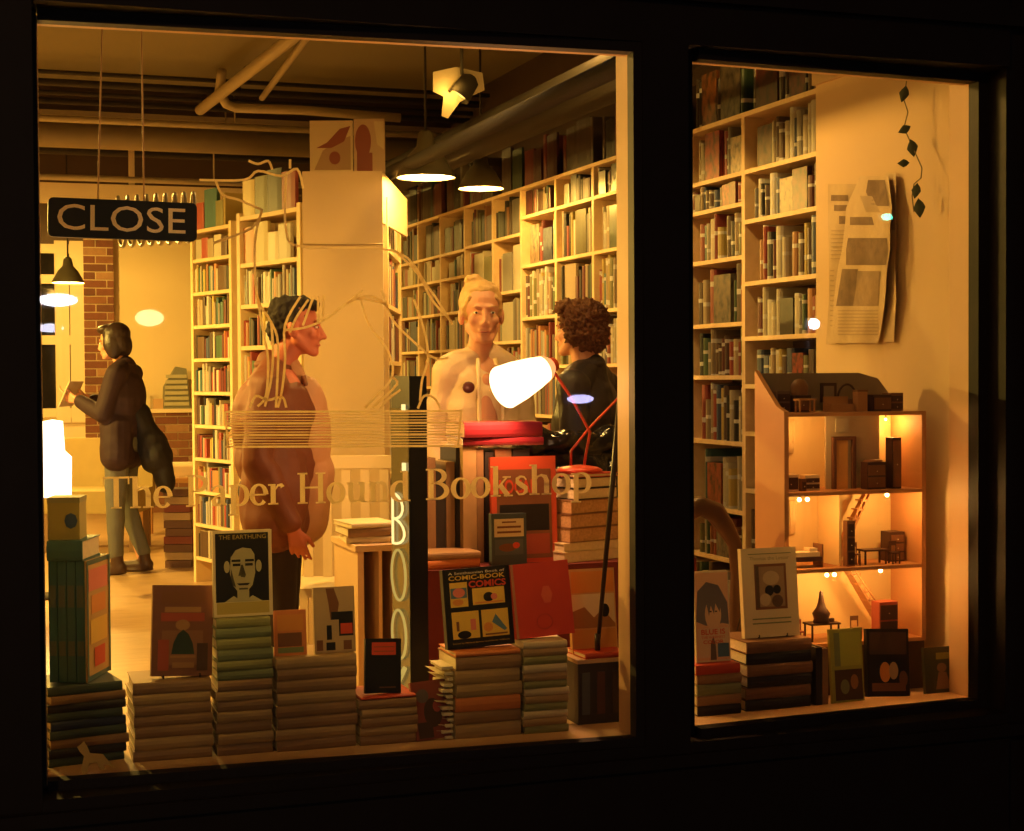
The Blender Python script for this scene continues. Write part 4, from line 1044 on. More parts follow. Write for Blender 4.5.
# leaning dark red paperback between stacks
xg = WY(434, 700, .1).x; yy = front_y(xg) + .13
bk, w, h = upright(417, 452, 684, 741, yy, PZ, .02, mat('cover_garnet', (.28, .07, .04), .5), 'dark red illustrated paperback leaning on the platform left of the comics stack', lean=.22, roll=-.06)
print_layer(bk, [(rect(.04, .03, .96, .96), K('garnet', (.26, .06, .04))), (oval(.55, .45, .26, .25), K('deep_brown', (.08, .04, .025))), (oval(.3, .75, .18, .12), K('smoke', (.16, .12, .10))), (oval(.68, .55, .12, .1), K('garnet2', (.4, .08, .06))), (rect(.08, .03, .5, .3), K('deep_brown', (.08, .04, .025)))], w, h)
# the comics book
S2 = on_top(SF, .014, orangec, 'orange-edged book on top of the fanned stack')
bk, w, h = upright(448, 515, 570, 655, SF[1] + .05, S2[2], .03, ink_k, 'black comics book with yellow panels and a red title word, on the fanned stack', lean=.12, roll=-.035)
P = [(rect(.09, .52, .35, .83), ink_y), (rect(.42, .53, .90, .74), ink_y), (rect(.09, .12, .49, .46), ink_y), (rect(.53, .12, .93, .46), ink_y),
     (rect(.10, .63, .34, .76), ink_b), (oval(.22, .70, .09, .06), ink_pk), (oval(.2, .58, .08, .04), ink_o), (oval(.66, .62, .08, .06), ink_k), (oval(.74, .62, .05, .04), ink_pk), (rect(.45, .545, .87, .565), ink_o),
     (oval(.26, .17, .10, .05), ink_k), (rect(.15, .22, .19, .34), ink_br), (rect(.36, .22, .44, .36), ink_pk), ([(.68, .30), (.86, .18), (.90, .20), (.74, .40)], ink_b), (oval(.62, .24, .07, .06), ink_o), (rect(.57, .14, .9, .16), ink_br)]
print_layer(bk, P, w, h, th=.0004)
put_text(bk, 'A Smithsonian Book of', 0, -.0032, .945 * h, w * .84, h * .032, ink_w)
put_text(bk, 'COMIC-BOOK', 0, -.0032, .885 * h, w * .84, h * .058, ink_y, offset=.02)
put_text(bk, 'COMICS', w * .15, -.0032, .795 * h, w * .56, h * .085, ink_r, offset=.03)
put_text(bk, 'Edited by Michael Barrier and Martin Williams', 0, -.0032, .065 * h, w * .84, h * .02, ink_y)
# the plain red book
S3 = (SG[0], SG[1], SG[2], SG[3])
bk, w, h = upright(517, 575, 565, 641, SG[1] + .05, SG[2], .026, mat('cover_plain_red', (.60, .06, .035), .45), 'plain red hardback with a faint circle, leaning right of the comics book', lean=.14, roll=-.05)
print_layer(bk, [(rect(.0, .0, .045, 1), K('spine_tan', (.45, .20, .10))), (oval(.58, .56, .10, .13, 6), K('soft_red', (.70, .13, .07)))], w, h)
MB().tube([((.5 + .13 * math.cos(R(k * 15)) - .5) * w, -.001, (.2 + .1 * math.sin(R(k * 15))) * h) for k in range(25)], .0008, 4).build('circle_print', K('brick_red', (.35, .04, .03)), bk)

# dark crate at the post with a pale book on it
xa, xb = WY(577, 700, .12), WY(622, 700, .12)
zt = WY(600, 658, .12).z
t = thing('crate', 'dark low box with blurred panels between the thin-book stack and the window post', 'box', ((xa.x + xb.x) / 2, .11, PZ))
w = xb.x - xa.x; hh = zt - PZ
MB().span((-w / 2, 0, 0), (w / 2, .22, hh - .012)).build('body', mat('crate_dark', (.05, .04, .04), .5, scale=6, noise_amt=.5), t)
MB().span((-w / 2 - .004, -.005, hh - .0118), (w / 2 + .004, .225, hh)).build('lid', lining, t)
for k in range(3): MB().span((-w / 2 + .012 + k * w / 3, -.004, .03), (-w / 2 + w / 3 - .012 + k * w / 3, -.0003, hh - .04)).build('front_panel', [mat('pan_grey', (.10, .11, .12)), mat('pan_red', (.12, .05, .04)), mat('pan_brown', (.08, .05, .04))][k], t)
bk, w, h = upright(573, 618, 570, 646, .20, zt, .02, mat('cover_landscape', (.62, .36, .14), .5), 'orange and cream landscape cover standing on the dark box behind the leaning pole', lean=.12)
print_layer(bk, [(rect(.03, .72, .97, .97), ink_o), (rect(.03, .3, .97, .7), ink_c), ([(.03, .3), (.03, .5), (.3, .55), (.5, .42), (.7, .52), (.97, .34), (.97, .3)], K('hill_brown', (.35, .17, .06))), (oval(.75, .5, .1, .08), ink_k), (rect(.03, .03, .97, .28), K('sand', (.6, .3, .08)))], w, h)
lying_book('book', .14, .13, .016, redc[1], ((xa.x + xb.x) / 2 + .02, .115, zt + .0006), .05, 'red book lying on the dark box below the landscape cover')
# leaning pole
pt, pb_ = WY(624, 356, .14), WY(597, 655, .14)
d = (pb_ - pt).normalized(); end = pb_ + d * ((pb_.z - zt - .021) / -d.z) if d.z < 0 else pb_
t = thing('pole', 'thin dark pole leaning upright beside the window post', 'pole', end)
MB().tube([(0, 0, 0), pt - end], [.0065, .011], 8).build('shaft', mat('pole_brown', (.035, .018, .012), .4), t)
MB().lathe([(.001, 0), (.009, 0), (.009, .05), (.001, .05)], 10).build('ferrule', mat('pole_brown', (.035, .018, .012), .4), t)

# ------------------------------------------------------------------ left corner of the display
xs, ys, zs, ws = SA
tealm = mat('teal_case', (.035, .12, .125), .4, noise_amt=.15)
t = thing('book_set', 'teal boxed set of four tall books with an illustrated yellow side, on the leftmost stack', 'boxed books', (xs - .03, ys + .03, zs + .002), .0)
a = WY(47, 600, ys + .03); b = WY(86, 600, ys + .03); ht = WY(66, 562, ys + .03).z - zs
W = b.x - a.x; t.location.x = (a.x + b.x) / 2
for k in range(4):
    MB().span((-W / 2 + k * W / 4 + .001, 0, 0), (-W / 2 + (k + 1) * W / 4 - .001, .19, ht)).build('volume', tealm, t)
    MB().span((-W / 2 + k * W / 4 + .004, -.0016, ht * .62), (-W / 2 + (k + 1) * W / 4 - .004, -.0002, ht * .80)).span((-W / 2 + k * W / 4 + .004, -.0016, ht * .22), (-W / 2 + (k + 1) * W / 4 - .004, -.0002, ht * .34)).build('spine_band', mat('band_grey', (.10, .13, .10)), t)
mb = MB(); mb.span((W / 2, .0, 0), (W / 2 + .004, .19, ht)); mb.build('slipcase_side', mat('case_yellow', (.55, .35, .12), .5), t)
# the case stands a little turned, so the printed side shows
t.rotation_euler = (0, 0, R(-24))
def side_print(y0, z0, y1, z1, m, k=0): MB().span((W / 2 + .0042 + k * .0003, .19 * y0, ht * z0), (W / 2 + .0046 + k * .0003, .19 * y1, ht * z1)).build('case_print', m, t)
for i, (y0, z0, y1, z1, m) in enumerate(((.05, .0, .95, .04, tealm), (.05, .96, .95, 1, tealm), (.1, .74, .9, .92, ink_pk), (.2, .55, .8, .70, ink_o), (.15, .30, .85, .5, ink_y), (.3, .1, .75, .26, ink_r), (.0, .0, .06, 1, tealm), (.94, 0, 1, 1, tealm))): side_print(y0, z0, y1, z1, m, i)
zt2 = zs + ht + .003
p = WY(66, 545, ys + .05)
lying_book('book', W * .95, .18, .055, tealc[1], (p.x - .005, ys + .03, zt2), R(-20), 'teal book lying on top of the boxed set at the far left')
t = thing('carton', 'small yellow-green carton with a blue mark standing above the teal boxed set', 'carton', (p.x - .005, ys + .06, zt2 + .0555), R(-15))
hc = WY(66, 498, ys + .06).z - zt2 - .055
MB().span((-W * .42, 0, 0), (W * .42, .10, hc)).build('body', mat('carton_yellow', (.38, .33, .10), .6), t)
MB().span((-W * .42 - .001, -.001, hc - .014), (W * .42 + .001, .101, hc + .001)).build('flap', mat('carton_rim', (.3, .3, .14), .6), t)
MB().prism(oval(0.02, hc * .45, .018, .022, 8), -.0014, -.0002).build('mark', mat('mark_blue', (.05, .10, .22)), t)

# ------------------------------------------------------------------ CLOSE board hanging by two strings
Yc = .30
a, b = WY(48, 219, Yc), WY(197, 222, Yc)
zt_, zb_ = WY(120, 200, Yc).z, WY(120, 239, Yc).z
W = b.x - a.x; H = zt_ - zb_; cx = (a.x + b.x) / 2
t = thing('hanging_sign', 'dark navy board hanging at upper left with the word CLOSE in pale capitals', 'sign', (cx, Yc, (zt_ + zb_) / 2), (0, R(.8), 0))
pts = []
r = .015
for x, z, a0 in ((W / 2 - r, H / 2 - r, 0), (-W / 2 + r, H / 2 - r, 90), (-W / 2 + r, -H / 2 + r, 180), (W / 2 - r, -H / 2 + r, 270)):
    pts += [(x + r * math.cos(R(a0 + k * 22.5)), z + r * math.sin(R(a0 + k * 22.5))) for k in range(5)]
mb = MB(); mb.prism(pts, 0, .02); mb.build('board', mat('navy_board', (.008, .011, .028), .5, noise_amt=.1), t)
pink = mat('sign_letter', (.95, .80, .66), .6, noise_amt=.05)
pink.node_tree.nodes['Principled BSDF'].inputs['Emission Color'].default_value = (0, 0, 0, 1)
put_text(t, 'CLOSE', -.004, -.0008, .002, W * .86, H * .66, pink, offset=.0)
for x0, x1 in ((-W * .17, -W * .09), (W * .14, W * .08)):
    MB().tube([(x0, .01, H / 2), (x1, .01, ZC - t.location.z - .0)], .0025, 6).build('string', mat('string', (.5, .32, .18)), t)
# coiled spring lying behind the board
p0, p1 = WY(118, 222, Yc + .25), WY(196, 216, Yc + .25)
mb = MB(); n = 150
cpts = [(p0.x + (p1.x - p0.x) * k / n, Yc + .25 + .075 * math.sin(k * 2 * PI / 18), (p0.z + (p1.z - p0.z) * k / n) + .075 * math.cos(k * 2 * PI / 18)) for k in range(n)]
mb.tube(cpts, .0055, 6); mb.tube([cpts[22], (cpts[22][0], Yc + .02, cpts[22][2] - .05)], .003, 5)
mb.v = [v - t.location for v in mb.v]
o = mb.build('coiled_wire', mat('coil_tan', (.45, .40, .26), .4), t); o['label'] = 'tan coiled wire behind the board'
# pale rail behind the board
pa_ = WH(120, 196, 2.62)
tag(MB().span((-2.6, pa_.y, 2.56), (pa_.x + .9, pa_.y + .05, 2.70)).span((-1.2, pa_.y + .02, 2.70), (-1.16, pa_.y + .04, ZC)).span((1.2, pa_.y + .02, 2.70), (1.24, pa_.y + .04, ZC)).build('ceiling_beam', CREAM), 'cream beam hanging from the ceiling behind the CLOSE board', 'beam')

# ------------------------------------------------------------------ upright BOOK sign, letters running down its side
p0, p1 = WY(411, 600, .33), WX(393, 600, WY(411, 600, .33).x)
XSN = p0.x; y0, y1 = .33, p1.y; zt_ = WY(418, 376, .33).z
t = thing('upright_sign', 'tall narrow dark sign with BOOK in glowing outlined capitals down its side', 'sign', (XSN, y0, PZ))
Hs = zt_ - PZ
sgm = mat('sign_face', (.09, .085, .05), .25, noise_amt=.2)
MB().span((0, 0, 0), (.055, y1 - y0, Hs)).build('case', mat('sign_case', (.008, .007, .008), .5), t)
MB().span((-.003, .004, .004), (-.0003, y1 - y0 - .004, Hs - .10)).build('face', sgm, t)
neon = glow('neon_warm', (1, .68, .16), .5); neon_glint = glow('neon_glint_bright', (1, .74, .28), 1.3)
def neon_or_glint(pts, zc, hz, m=neon):
    D = y1 - y0 - .03
    out = [(-.010, (y1 - y0) / 2 - (p[0] - .5) * D, zc + (p[1] - .5) * hz) for p in pts]
    MB().tube(out, .0042, 6).build('neon_or_glint', m, t)
def zof(v): return WX(402, v, XSN).z - PZ
O = oval(.5, .5, .45, .5, 24); O.append(O[0])
B = [(.15, 0), (.15, 1)] + [(.15 + .65 * math.sin(R(a)), .75 + .25 * math.cos(R(a))) for a in range(0, 181, 20)] + [(.15 + .75 * math.sin(R(a)), .26 + .25 * math.cos(R(a))) for a in range(0, 181, 20)] + [(.15, 0)]
Kp = [(.1, 1), (.3, 1), (.3, .55), (.8, 1), (.92, 1), (.45, .52), (.92, 0), (.72, 0), (.3, .45), (.3, 0), (.1, 0), (.1, 1)]
neon_or_glint(B, zof(520), zof(495) - zof(546), neon_glint)
for v0, v1 in ((550, 600), (610, 658)): neon_or_glint(O, zof((v0 + v1) / 2), zof(v0) - zof(v1))
neon_or_glint(Kp, zof(686), zof(664) - zof(708))
for v0, v1 in ((404, 411), (462, 471)): MB().span((-.012, .03, zof(v1)), (-.004, .05, zof(v0))).build('neon_or_glint', neon_glint, t)  # glowing bars standing in for bright reflections above the letters

# ------------------------------------------------------------------ cubby, table and what they carry
zc_ = .735
a, b = WZ(358, 600, 5.55), WZ(402, 600, 5.55)
ang = -.12
t = thing('cubby', 'pale wooden cube cabinet open at the front, left of the upright sign', 'cabinet', (a.x, a.y, 0), 0)
W = (b - a).xy.length
cw = mat('cubby_wood', (.66, .46, .26), .6, noise_amt=.08, scale=5)
for nm, s0, s1 in (('side_panel', (0, 0, 0), (.022, .36, zc_)), ('side_panel', (W - .022, 0, 0), (W, .36, zc_)), ('top_panel', (-.01, -.01, zc_ + .0005), (W + .01, .37, zc_ + .022)), ('back_panel', (.0225, .34, 0), (W - .0225, .36, zc_)), ('shelf', (.0225, .005, .25), (W - .0225, .339, .27)), ('divider', (W * .5, .005, .2705), (W * .5 + .012, .339, zc_))):
    MB().span(s0, s1).build(nm, cw, t)
# papers on the cubby
pzz = zc_ + .0225
cc = a + Vector((W * .5, .06, 0))
for i, (w, d, th, cm, lb) in enumerate(((.20, .24, .022, creamc, 'cream magazine lying lowest on the cube cabinet'), (.19, .23, .03, tan2, 'brown book lying on the cube cabinet between two pale ones'), (.17, .21, .016, creamc, 'pale magazine lying uppermost on the cube cabinet'))):
    lying_book('book', w, d, th, cm[1], (cc.x, cc.y, pzz), ang + .1 * i, lb); pzz += th + .001
# white chairs / slatted chair behind the man
q = WZ(352, 600, 6.6)
t = thing('slatted_chair', 'cream slat-backed chair behind the cube cabinet beside the man', 'chair', (q.x + .1, q.y + .55, 0), -YAW)
for k in range(5): MB().span((-.18 + k * .085, -.01, .45), (-.18 + k * .085 + .04, .01, .93)).build('slat', CREAM, t)
MB().span((-.2, -.015, .935), (.22, .015, .99)).build('top_rail', CREAM, t)
MB().span((-.2, -.4, .41), (.22, .02, .449)).build('seat', CREAM, t)
for x in (-.18, .19):
    for y in (-.37, -.01): MB().span((x - .018, y - .018, 0), (x + .018, y + .018, .409)).build('leg', CREAM, t)

TZ = .66
ta = Vector((1.485, 0, 0)); tb = WZ(655, 600, 5.30)
TA = -.10
t = thing('table', 'table under a dark red cloth behind the display, carrying books and the desk lamp', 'table', (ta.x, 1.02, 0), 0)
TW = 1.12
redcl = mat('red_cloth', (.13, .016, .013), .85, bump=.3)
MB().span((0, 0, TZ - .03), (TW, .60, TZ - .0015)).build('table_top', SHELF, t)
cl = MB(); nx, nz = 40, 6
vs = [(i * TW / nx, -.012 - .010 * (j / nz) * math.sin(i * 1.1) - .004, TZ - .001 - j * (TZ - .06) / nz) for j in range(nz + 1) for i in range(nx + 1)]
cl.add(vs, [(j * (nx + 1) + i, j * (nx + 1) + i + 1, (j + 1) * (nx + 1) + i + 1, (j + 1) * (nx + 1) + i) for j in range(nz) for i in range(nx)], sm=True)
vs = [(-.006 - .008 * (j / nz) * math.sin(i * 1.4), i * .60 / 20, TZ - .001 - j * (TZ - .06) / nz) for j in range(nz + 1) for i in range(21)]
cl.add(vs, [(j * 21 + i, j * 21 + i + 1, (j + 1) * 21 + i + 1, (j + 1) * 21 + i) for j in range(nz) for i in range(20)], sm=True)
cl.span((-.008, -.016, TZ - .0012), (TW, .60, TZ))
cl.build('table_cloth', redcl, t)
for x in (.04, TW - .04):
    for y in (.04, .56): MB().span((x - .02, y - .02, 0), (x + .02, y + .02, TZ - .031)).build('leg', SHELF, t)
YT = 1.02
# two books lying at the front left of the table
p = WY(452, 560, YT + .03)
z = TZ + .001
for i, (th, cm, lb) in enumerate(((.030, orangec, 'orange-edged book lying lower under the upright row at the table front'), (.024, tan2, 'brown book lying upper under the upright row at the table front'))):
    lying_book('book', .21, .17, th, cm[1], (p.x, YT + .02, z), .12 - .1 * i, lb); z += th + .001
# row of tall books standing on them and on the table
def spine_book(x0, w, h, dpt, y, z, cm, label, grp=None):
    o = MB().span((x0, y, z), (x0 + w, y + .004, z + h)).span((x0, y + .004, z), (x0 + .003, y + dpt, z + h)).span((x0 + w - .003, y + .004, z), (x0 + w, y + dpt, z + h)).build('book', cm)
    MB().span((x0 + .0031, y + .0041, z + .004), (x0 + w - .0031, y + dpt - .003, z + h - .004)).build('pages', PAGES, o)
    return tag(o, label, 'book', grp)
yr = YT + .05
row = [(424, 436, 458, tan2, 'brown upright book at the left end of the table row'), (436, 446, 470, dk, 'shorter near-black upright book, second in the table row'), (446, 455, 462, tan2, 'brown upright book, third in the table row'), (456, 462, 448, dk, 'slim black upright book left of the wide tan spine'),
       (463, 477, 447, tanc, 'wide tan spine, upright in the middle of the table row'), (477, 484, 449, tan2, 'brown upright spine between the wide tan and the black spine'), (485, 494, 452, dk, 'thick black upright spine left of the small blue book'), (495, 512, 449, speck, 'speckled brown spine behind the red-framed cover'), (513, 530, 449, dk, 'near-black spine behind the right half of the red-framed cover')]
topz = 0
for u0, u1, vt, cm, lb in row:
    yy = yr + .14 if u0 < 460 else yr + .10
    a, b = WY(u0, 500, yy), WY(u1, 500, yy)
    z0 = TZ + .001; ztp = WY(u0, vt, yy).z
    yb = yy if u0 > 455 else yy + .04
    spine_book(a.x + .0008, b.x - a.x - .0016, ztp - z0, .2, yy, z0, cm[1], lb); topz = max(topz, ztp)
# big glossy box of a book lying across the row
pinkm = mat('glossy_crimson', (.20, .018, .03), .2, noise_amt=.05)
a = WY(462, 440, yr + .10); b = WY(542, 440, yr + .10)
lying_book('book', (b.x - a.x), .22, .030, pinkm, ((a.x + b.x) / 2, yr + .09, topz + .002), -.03, 'glossy crimson book lying across the upright row, lower of two', pages=mat('pink_pages', (.75, .5, .42), .6))
lying_book('book', (b.x - a.x) * .98, .22, .055, pinkm, ((a.x + b.x) / 2, yr + .085, topz + .034), .03, 'thick glossy crimson book lying on top of the upright row under the lamp', pages=mat('pink_pages', (.75, .5, .42), .6))
# stack of thin books left of the row
x0 = WY(434, 470, yr + .36)
z = TZ + .001; 
for k in range(9):
    th = rnd.uniform(.026, .038); cm = [creamc, redc, creamc, tan2, creamc, redc, creamc, creamc, tanc][k]
    lying_book('book', .15, .16, th, cm[1], (x0.x + rnd.uniform(-.008, .008), yr + .36, z), rnd.uniform(-.1, .1), f'{cm[0]} book lying {["lowest", "second", "third", "fourth", "fifth", "sixth", "seventh", "eighth", "uppermost"][k]} in the pile behind the upright row', 'pile behind the upright row', spine='back'); z += th + .001
# red-framed cover
Yl = YT + .075
bk, w, h = upright(493, 558, 457, 555, Yl, TZ + .001, .02, mat('cover_red_frame', (.62, .09, .04), .45), 'red-framed cover with LOCAL lettered in red, standing on the table', lean=.06)
print_layer(bk, [(rect(.08, .04, .92, .88), ink_br), (rect(.12, .3, .88, .55), ink_k), (rect(.12, .08, .88, .27), K('dull_red', (.36, .07, .04)))], w, h)
put_text(bk, 'LOCAL', -w * .1, -.004, h * .72, w * .56, h * .13, ink_r, offset=.02)
# small blue book with a cream label
Y2 = YT - .005 + .01
bk, w, h = upright(492, 527, 514, 566, YT + .03, TZ + .001, .03, mat('cover_slate', (.07, .10, .12), .5), 'small slate-blue book with a cream title label standing on the table edge', lean=.03)
print_layer(bk, [(rect(.08, .55, .92, .90), ink_c), (rect(.1, .2, .9, .5), K('slate_pic', (.10, .13, .16))), (oval(.45, .34, .25, .08), ink_br), (oval(.7, .38, .1, .06), ink_r), (rect(.3, .82, .7, .85), ink_br), (rect(.16, .72, .84, .76), ink_br), (rect(.16, .62, .84, .66), ink_br)], w, h)
# right-hand pile with the lamp
px = WY(592, 520, YT + .12)
z = TZ + .001
pile = [(.30, .26, .038, creamc, 'cream book lying lowest of the pile under the desk lamp'), (.30, .24, .03, creamc, 'cream book lying second from bottom of the lamp pile'), (.25, .22, .052, speck, 'speckled brown book, lowest of three alike in the lamp pile'), (.25, .22, .050, speck, 'speckled brown book, middle of three alike in the lamp pile'), (.245, .22, .050, speck, 'speckled brown book, highest of three alike in the lamp pile'),
        (.20, .20, .040, dk, 'black-spined book with orange-lit pages in the lamp pile, lower'), (.20, .20, .038, dk, 'black-spined book with orange-lit pages in the lamp pile, upper'), (.19, .19, .014, redc, 'thin red book right under the desk lamp')]
pgs = mat('edge_speckle', (.50, .30, .15), .8, scale=120, noise_amt=.5)
for i, (w, d, th, cm, lb) in enumerate(pile):
    lying_book('book', w, d, th, cm[1], (px.x - .01 + i * .003, YT + .06 + i * .004, z), .30 + rnd.uniform(-.05, .05), lb, 'pile under the desk lamp', spine='back', pages=pgs if cm is speck else PAGES); z += th + .001
lz = z
# desk lamp
lb_ = Vector((px.x - .03, YT + .17, lz))
t = thing('desk_lamp', 'red desk lamp with a glowing shade on the right-hand pile of books', 'desk lamp', lb_)
redm = mat('lamp_red', (.55, .06, .03), .35, noise_amt=.05)
MB().lathe([(.001, 0), (.085, 0), (.088, .008), (.07, .018), (.02, .026), (.001, .027)], 24).build('base', redm, t)
Ysh = lb_.y - .03
neck = WY(550, 366, Ysh) - lb_; mouth = WY(509, 385, Ysh - .06) - lb_; elbow = WY(590, 432, lb_.y) - lb_
MB().tube([(.02, 0, .02), (.028, 0, .07), elbow, neck.lerp(elbow, .5) + Vector((.006, 0, .004)), neck], .0055, 8).build('arm', redm, t)
e2 = WY(628, 388, lb_.y + .01) - lb_; m2 = WY(592, 428, lb_.y + .01) - lb_
MB().tube([(-.03, .01, .02), (-.028, .01, .08), m2 + Vector((-.008, .006, 0)), e2], .005, 8).build('arm_reflection', redm, t)  # reflection of the arm in dark glass, built as a solid rod
ax = (mouth - neck); Ls = ax.length * 1.12; q = ax.to_track_quat('Z', 'Y').to_matrix().to_4x4()
M = Matrix.Translation(neck) @ q
MB().lathe([(.016, -.030), (.026, -.022), (.030, .0)], 24, M=M).build('shade_cap', redm, t)
MB().lathe([(.0305, -.001), (.0465, .021), (.0535, .040), (.0525, .040), (.0455, .022), (.0295, .0)], 28, M=M).build('shade_dim_band', glow('dim_band_glow', (1.0, .30, .10), 1.6), t)  # redder falloff of the shade's light, set as a separate glowing band
MB().lathe([(.030, .0), (.045, .02), (.060, Ls * .35), (.074, Ls * .7), (.080, Ls), (.077, Ls), (.071, Ls * .7), (.057, Ls * .35), (.042, .022), (.027, .004)], 28, M=M).build('shade', glow('shade_lit', (1.0, .60, .30), 4.5), t)
MB().ball((0, 0, Ls * .62), .036, seg=14, M=M).build('bulb', glow('bulb_white', (1, .8, .55), 30), t)
lamp('desk_lamp_light', 'POINT', lb_ + (M @ Vector((0, 0, Ls * 1.12))), 22, (1, .44, .16), .035)
# dark glossy wrapped parcel behind the pile
plm = mat('black_film', (.015, .013, .013), .12, noise_amt=.2, bump=.8, scale=18)
q = WY(585, 470, YT + .44)
o = blob('wrapped_parcel', [('cap', (-.24, 0, .10), .10, (.24, 0, .10), .10), ('cap', (-.22, .03, .27), .09, (.22, .03, .27), .09), ('cap', (-.18, .02, .40), .06, (.16, .02, .39), .06)], plm, .012, 1, None, (.03, 14))
o.location = (q.x - .05, q.y + .02, TZ + .02)
tag(o, 'crumpled bag of shiny black film standing on the table behind the lamp', 'bag')

# ------------------------------------------------------------------ right pane display
bk, w, h = upright(697, 731, 572, 660, SH[1] + .035, SH[2], .014, ink_c, 'pale cover with a drawn dark-haired head and red lettering, left end of right pane', lean=.08)
hair = K('hair_blue', (.16, .15, .16)); facec = K('face_cream', (.74, .52, .32))
print_layer(bk, [(rect(.02, .02, .98, .98), K('rose_cream', (.74, .46, .28))), ([(.02, .45), (.08, .78), (.35, .88), (.7, .84), (.95, .65), (.98, .4), (.8, .42), (.3, .40)], hair), (oval(.52, .52, .24, .17), facec), ([(.3, .72), (.4, .5), (.46, .62), (.55, .52), (.6, .64), (.72, .54), (.78, .72), (.55, .8)], hair),
                 (rect(.05, .05, .95, .37), K('lower_cream', (.7, .55, .36))), ([(.4, .02), (.42, .2), (.5, .28), (.56, .2), (.58, .02)], K('smoke', (.16, .12, .10))), (rect(.62, .05, .95, .2), ink_b), (rect(.42, .545, .48, .56), ink_k), (rect(.58, .545, .64, .56), ink_k)], w, h, th=.0004)
put_text(bk, 'BLUE IS', 0, -.0022, .33 * h, w * .7, h * .06, ink_r, offset=.02)
put_text(bk, 'THE WARMEST', 0, -.0022, .27 * h, w * .7, h * .03, ink_r)
put_text(bk, 'COLOR', 0, -.0022, .22 * h, w * .6, h * .04, ink_r, offset=.02)
bk, w, h = upright(745, 800, 549, 636, SI[1] + .05, SI[2] + .001, .022, mat('cover_ivory', (.72, .60, .36), .5), 'cream book cover with a framed brown photograph of seated figures, on the dark stack', lean=.10)
print_layer(bk, [(rect(.22, .31, .80, .82), ink_br), (rect(.26, .34, .76, .79), K('photo_mid', (.34, .24, .13))), (oval(.52, .66, .15, .08), K('photo_light', (.52, .40, .24))), (oval(.48, .52, .08, .06), ink_k), (oval(.62, .53, .07, .05), ink_k), (oval(.4, .42, .10, .07), K('photo_light', (.52, .40, .24))), (oval(.62, .40, .10, .07), K('photo_dark', (.12, .07, .04))), (rect(.24, .33, .30, .80), K('photo_dark', (.12, .07, .04))),
                 (rect(.12, .93, .9, .94), ink_g), (rect(.15, .20, .85, .215), ink_g), (rect(.15, .15, .85, .165), ink_g)], w, h, th=.0004)
put_text(bk, 'Thomas the Lesser', 0, -.003, .885 * h, w * .72, h * .04, K('title_grey', (.30, .26, .14)))
stand_wire(bk.location.x, SI[1] + .09, SI[2], .05, .12, 'wire stand behind the cream photograph cover')
# an upright black spine at the end of the dark stack
p = WY(816, 700, SI[1]).x
spine_book(p, .022, .185, .19, SI[1], PZ + .001, dk[1], 'black book standing on end right of the dark stack')
spine_book(p + .024, .02, .18, .18, SI[1], PZ + .001, tan2[1], 'brown book standing on end beside the yellow-green cover')
Yr = front_y(2.75) + .10
# shallow boxes to raise are not needed: covers stand on the platform
bk, w, h = upright(833, 865, 630, 701, Yr, PZ + .001, .014, mat('cover_lime', (.35, .36, .06), .5), 'yellow-green cover with dark garden picture below, right of the dark stack', lean=.1)
print_layer(bk, [(rect(.12, .5, .95, .95), K('lime', (.42, .44, .07))), (rect(.12, .5, .3, .95), ink_g), (rect(.1, .04, .95, .45), K('deep_brown', (.08, .04, .025))), (oval(.4, .22, .14, .1), ink_g), (oval(.7, .28, .12, .1), K('hill_brown', (.35, .17, .06)))], w, h)
bk, w, h = upright(868, 910, 632, 699, Yr + .02, PZ + .001, .018, ink_k, 'dark cover with two pale faces, tilted in front of the doll house', lean=.14, roll=.06)
print_layer(bk, [(rect(.06, .62, .94, .95), K('deep_brown', (.08, .04, .025))), (oval(.42, .36, .13, .15), ink_o), (oval(.62, .38, .11, .13), K('parchment', (.48, .34, .18))), (oval(.85, .26, .1, .12), ink_br), (rect(.1, .08, .9, .2), ink_br)], w, h)
bk, w, h = upright(926, 960, 648, 697, Yr + .02, PZ + .001, .014, mat('cover_moss', (.07, .07, .03), .5), 'small dark cover with a pale figure, at the right end beside the window edge', lean=.1)
print_layer(bk, [(rect(.35, .74, .95, .88), K('moss_yellow', (.28, .26, .04))), (oval(.5, .56, .14, .1), K('figure_tan', (.3, .17, .08))), ([(.3, .1), (.4, .46), (.62, .46), (.75, .1)], K('figure_tan', (.3, .17, .08)))], w, h)
# carved wooden cane-like sculpture
o = [WY(688, 512, .34), WY(700, 506, .34), WY(715, 512, .34), WY(726, 528, .34), WY(735, 545, .35), WY(737, 575, .35), WY(736, 610, .35), WY(736, 660, .35), Vector((WY(736, 660, .35).x, .35, PZ + .002))]
br = mat('carved_brown', (.10, .045, .025), .4, bump=.4)
mb = MB(); mb.tube(o, [.03, .034, .036, .030, .024, .022, .023, .024, .03], 10)
t = tag(mb.build('wooden_sculpture', br), 'dark carved wooden bent branch rising behind the cream photograph cover', 'sculpture')

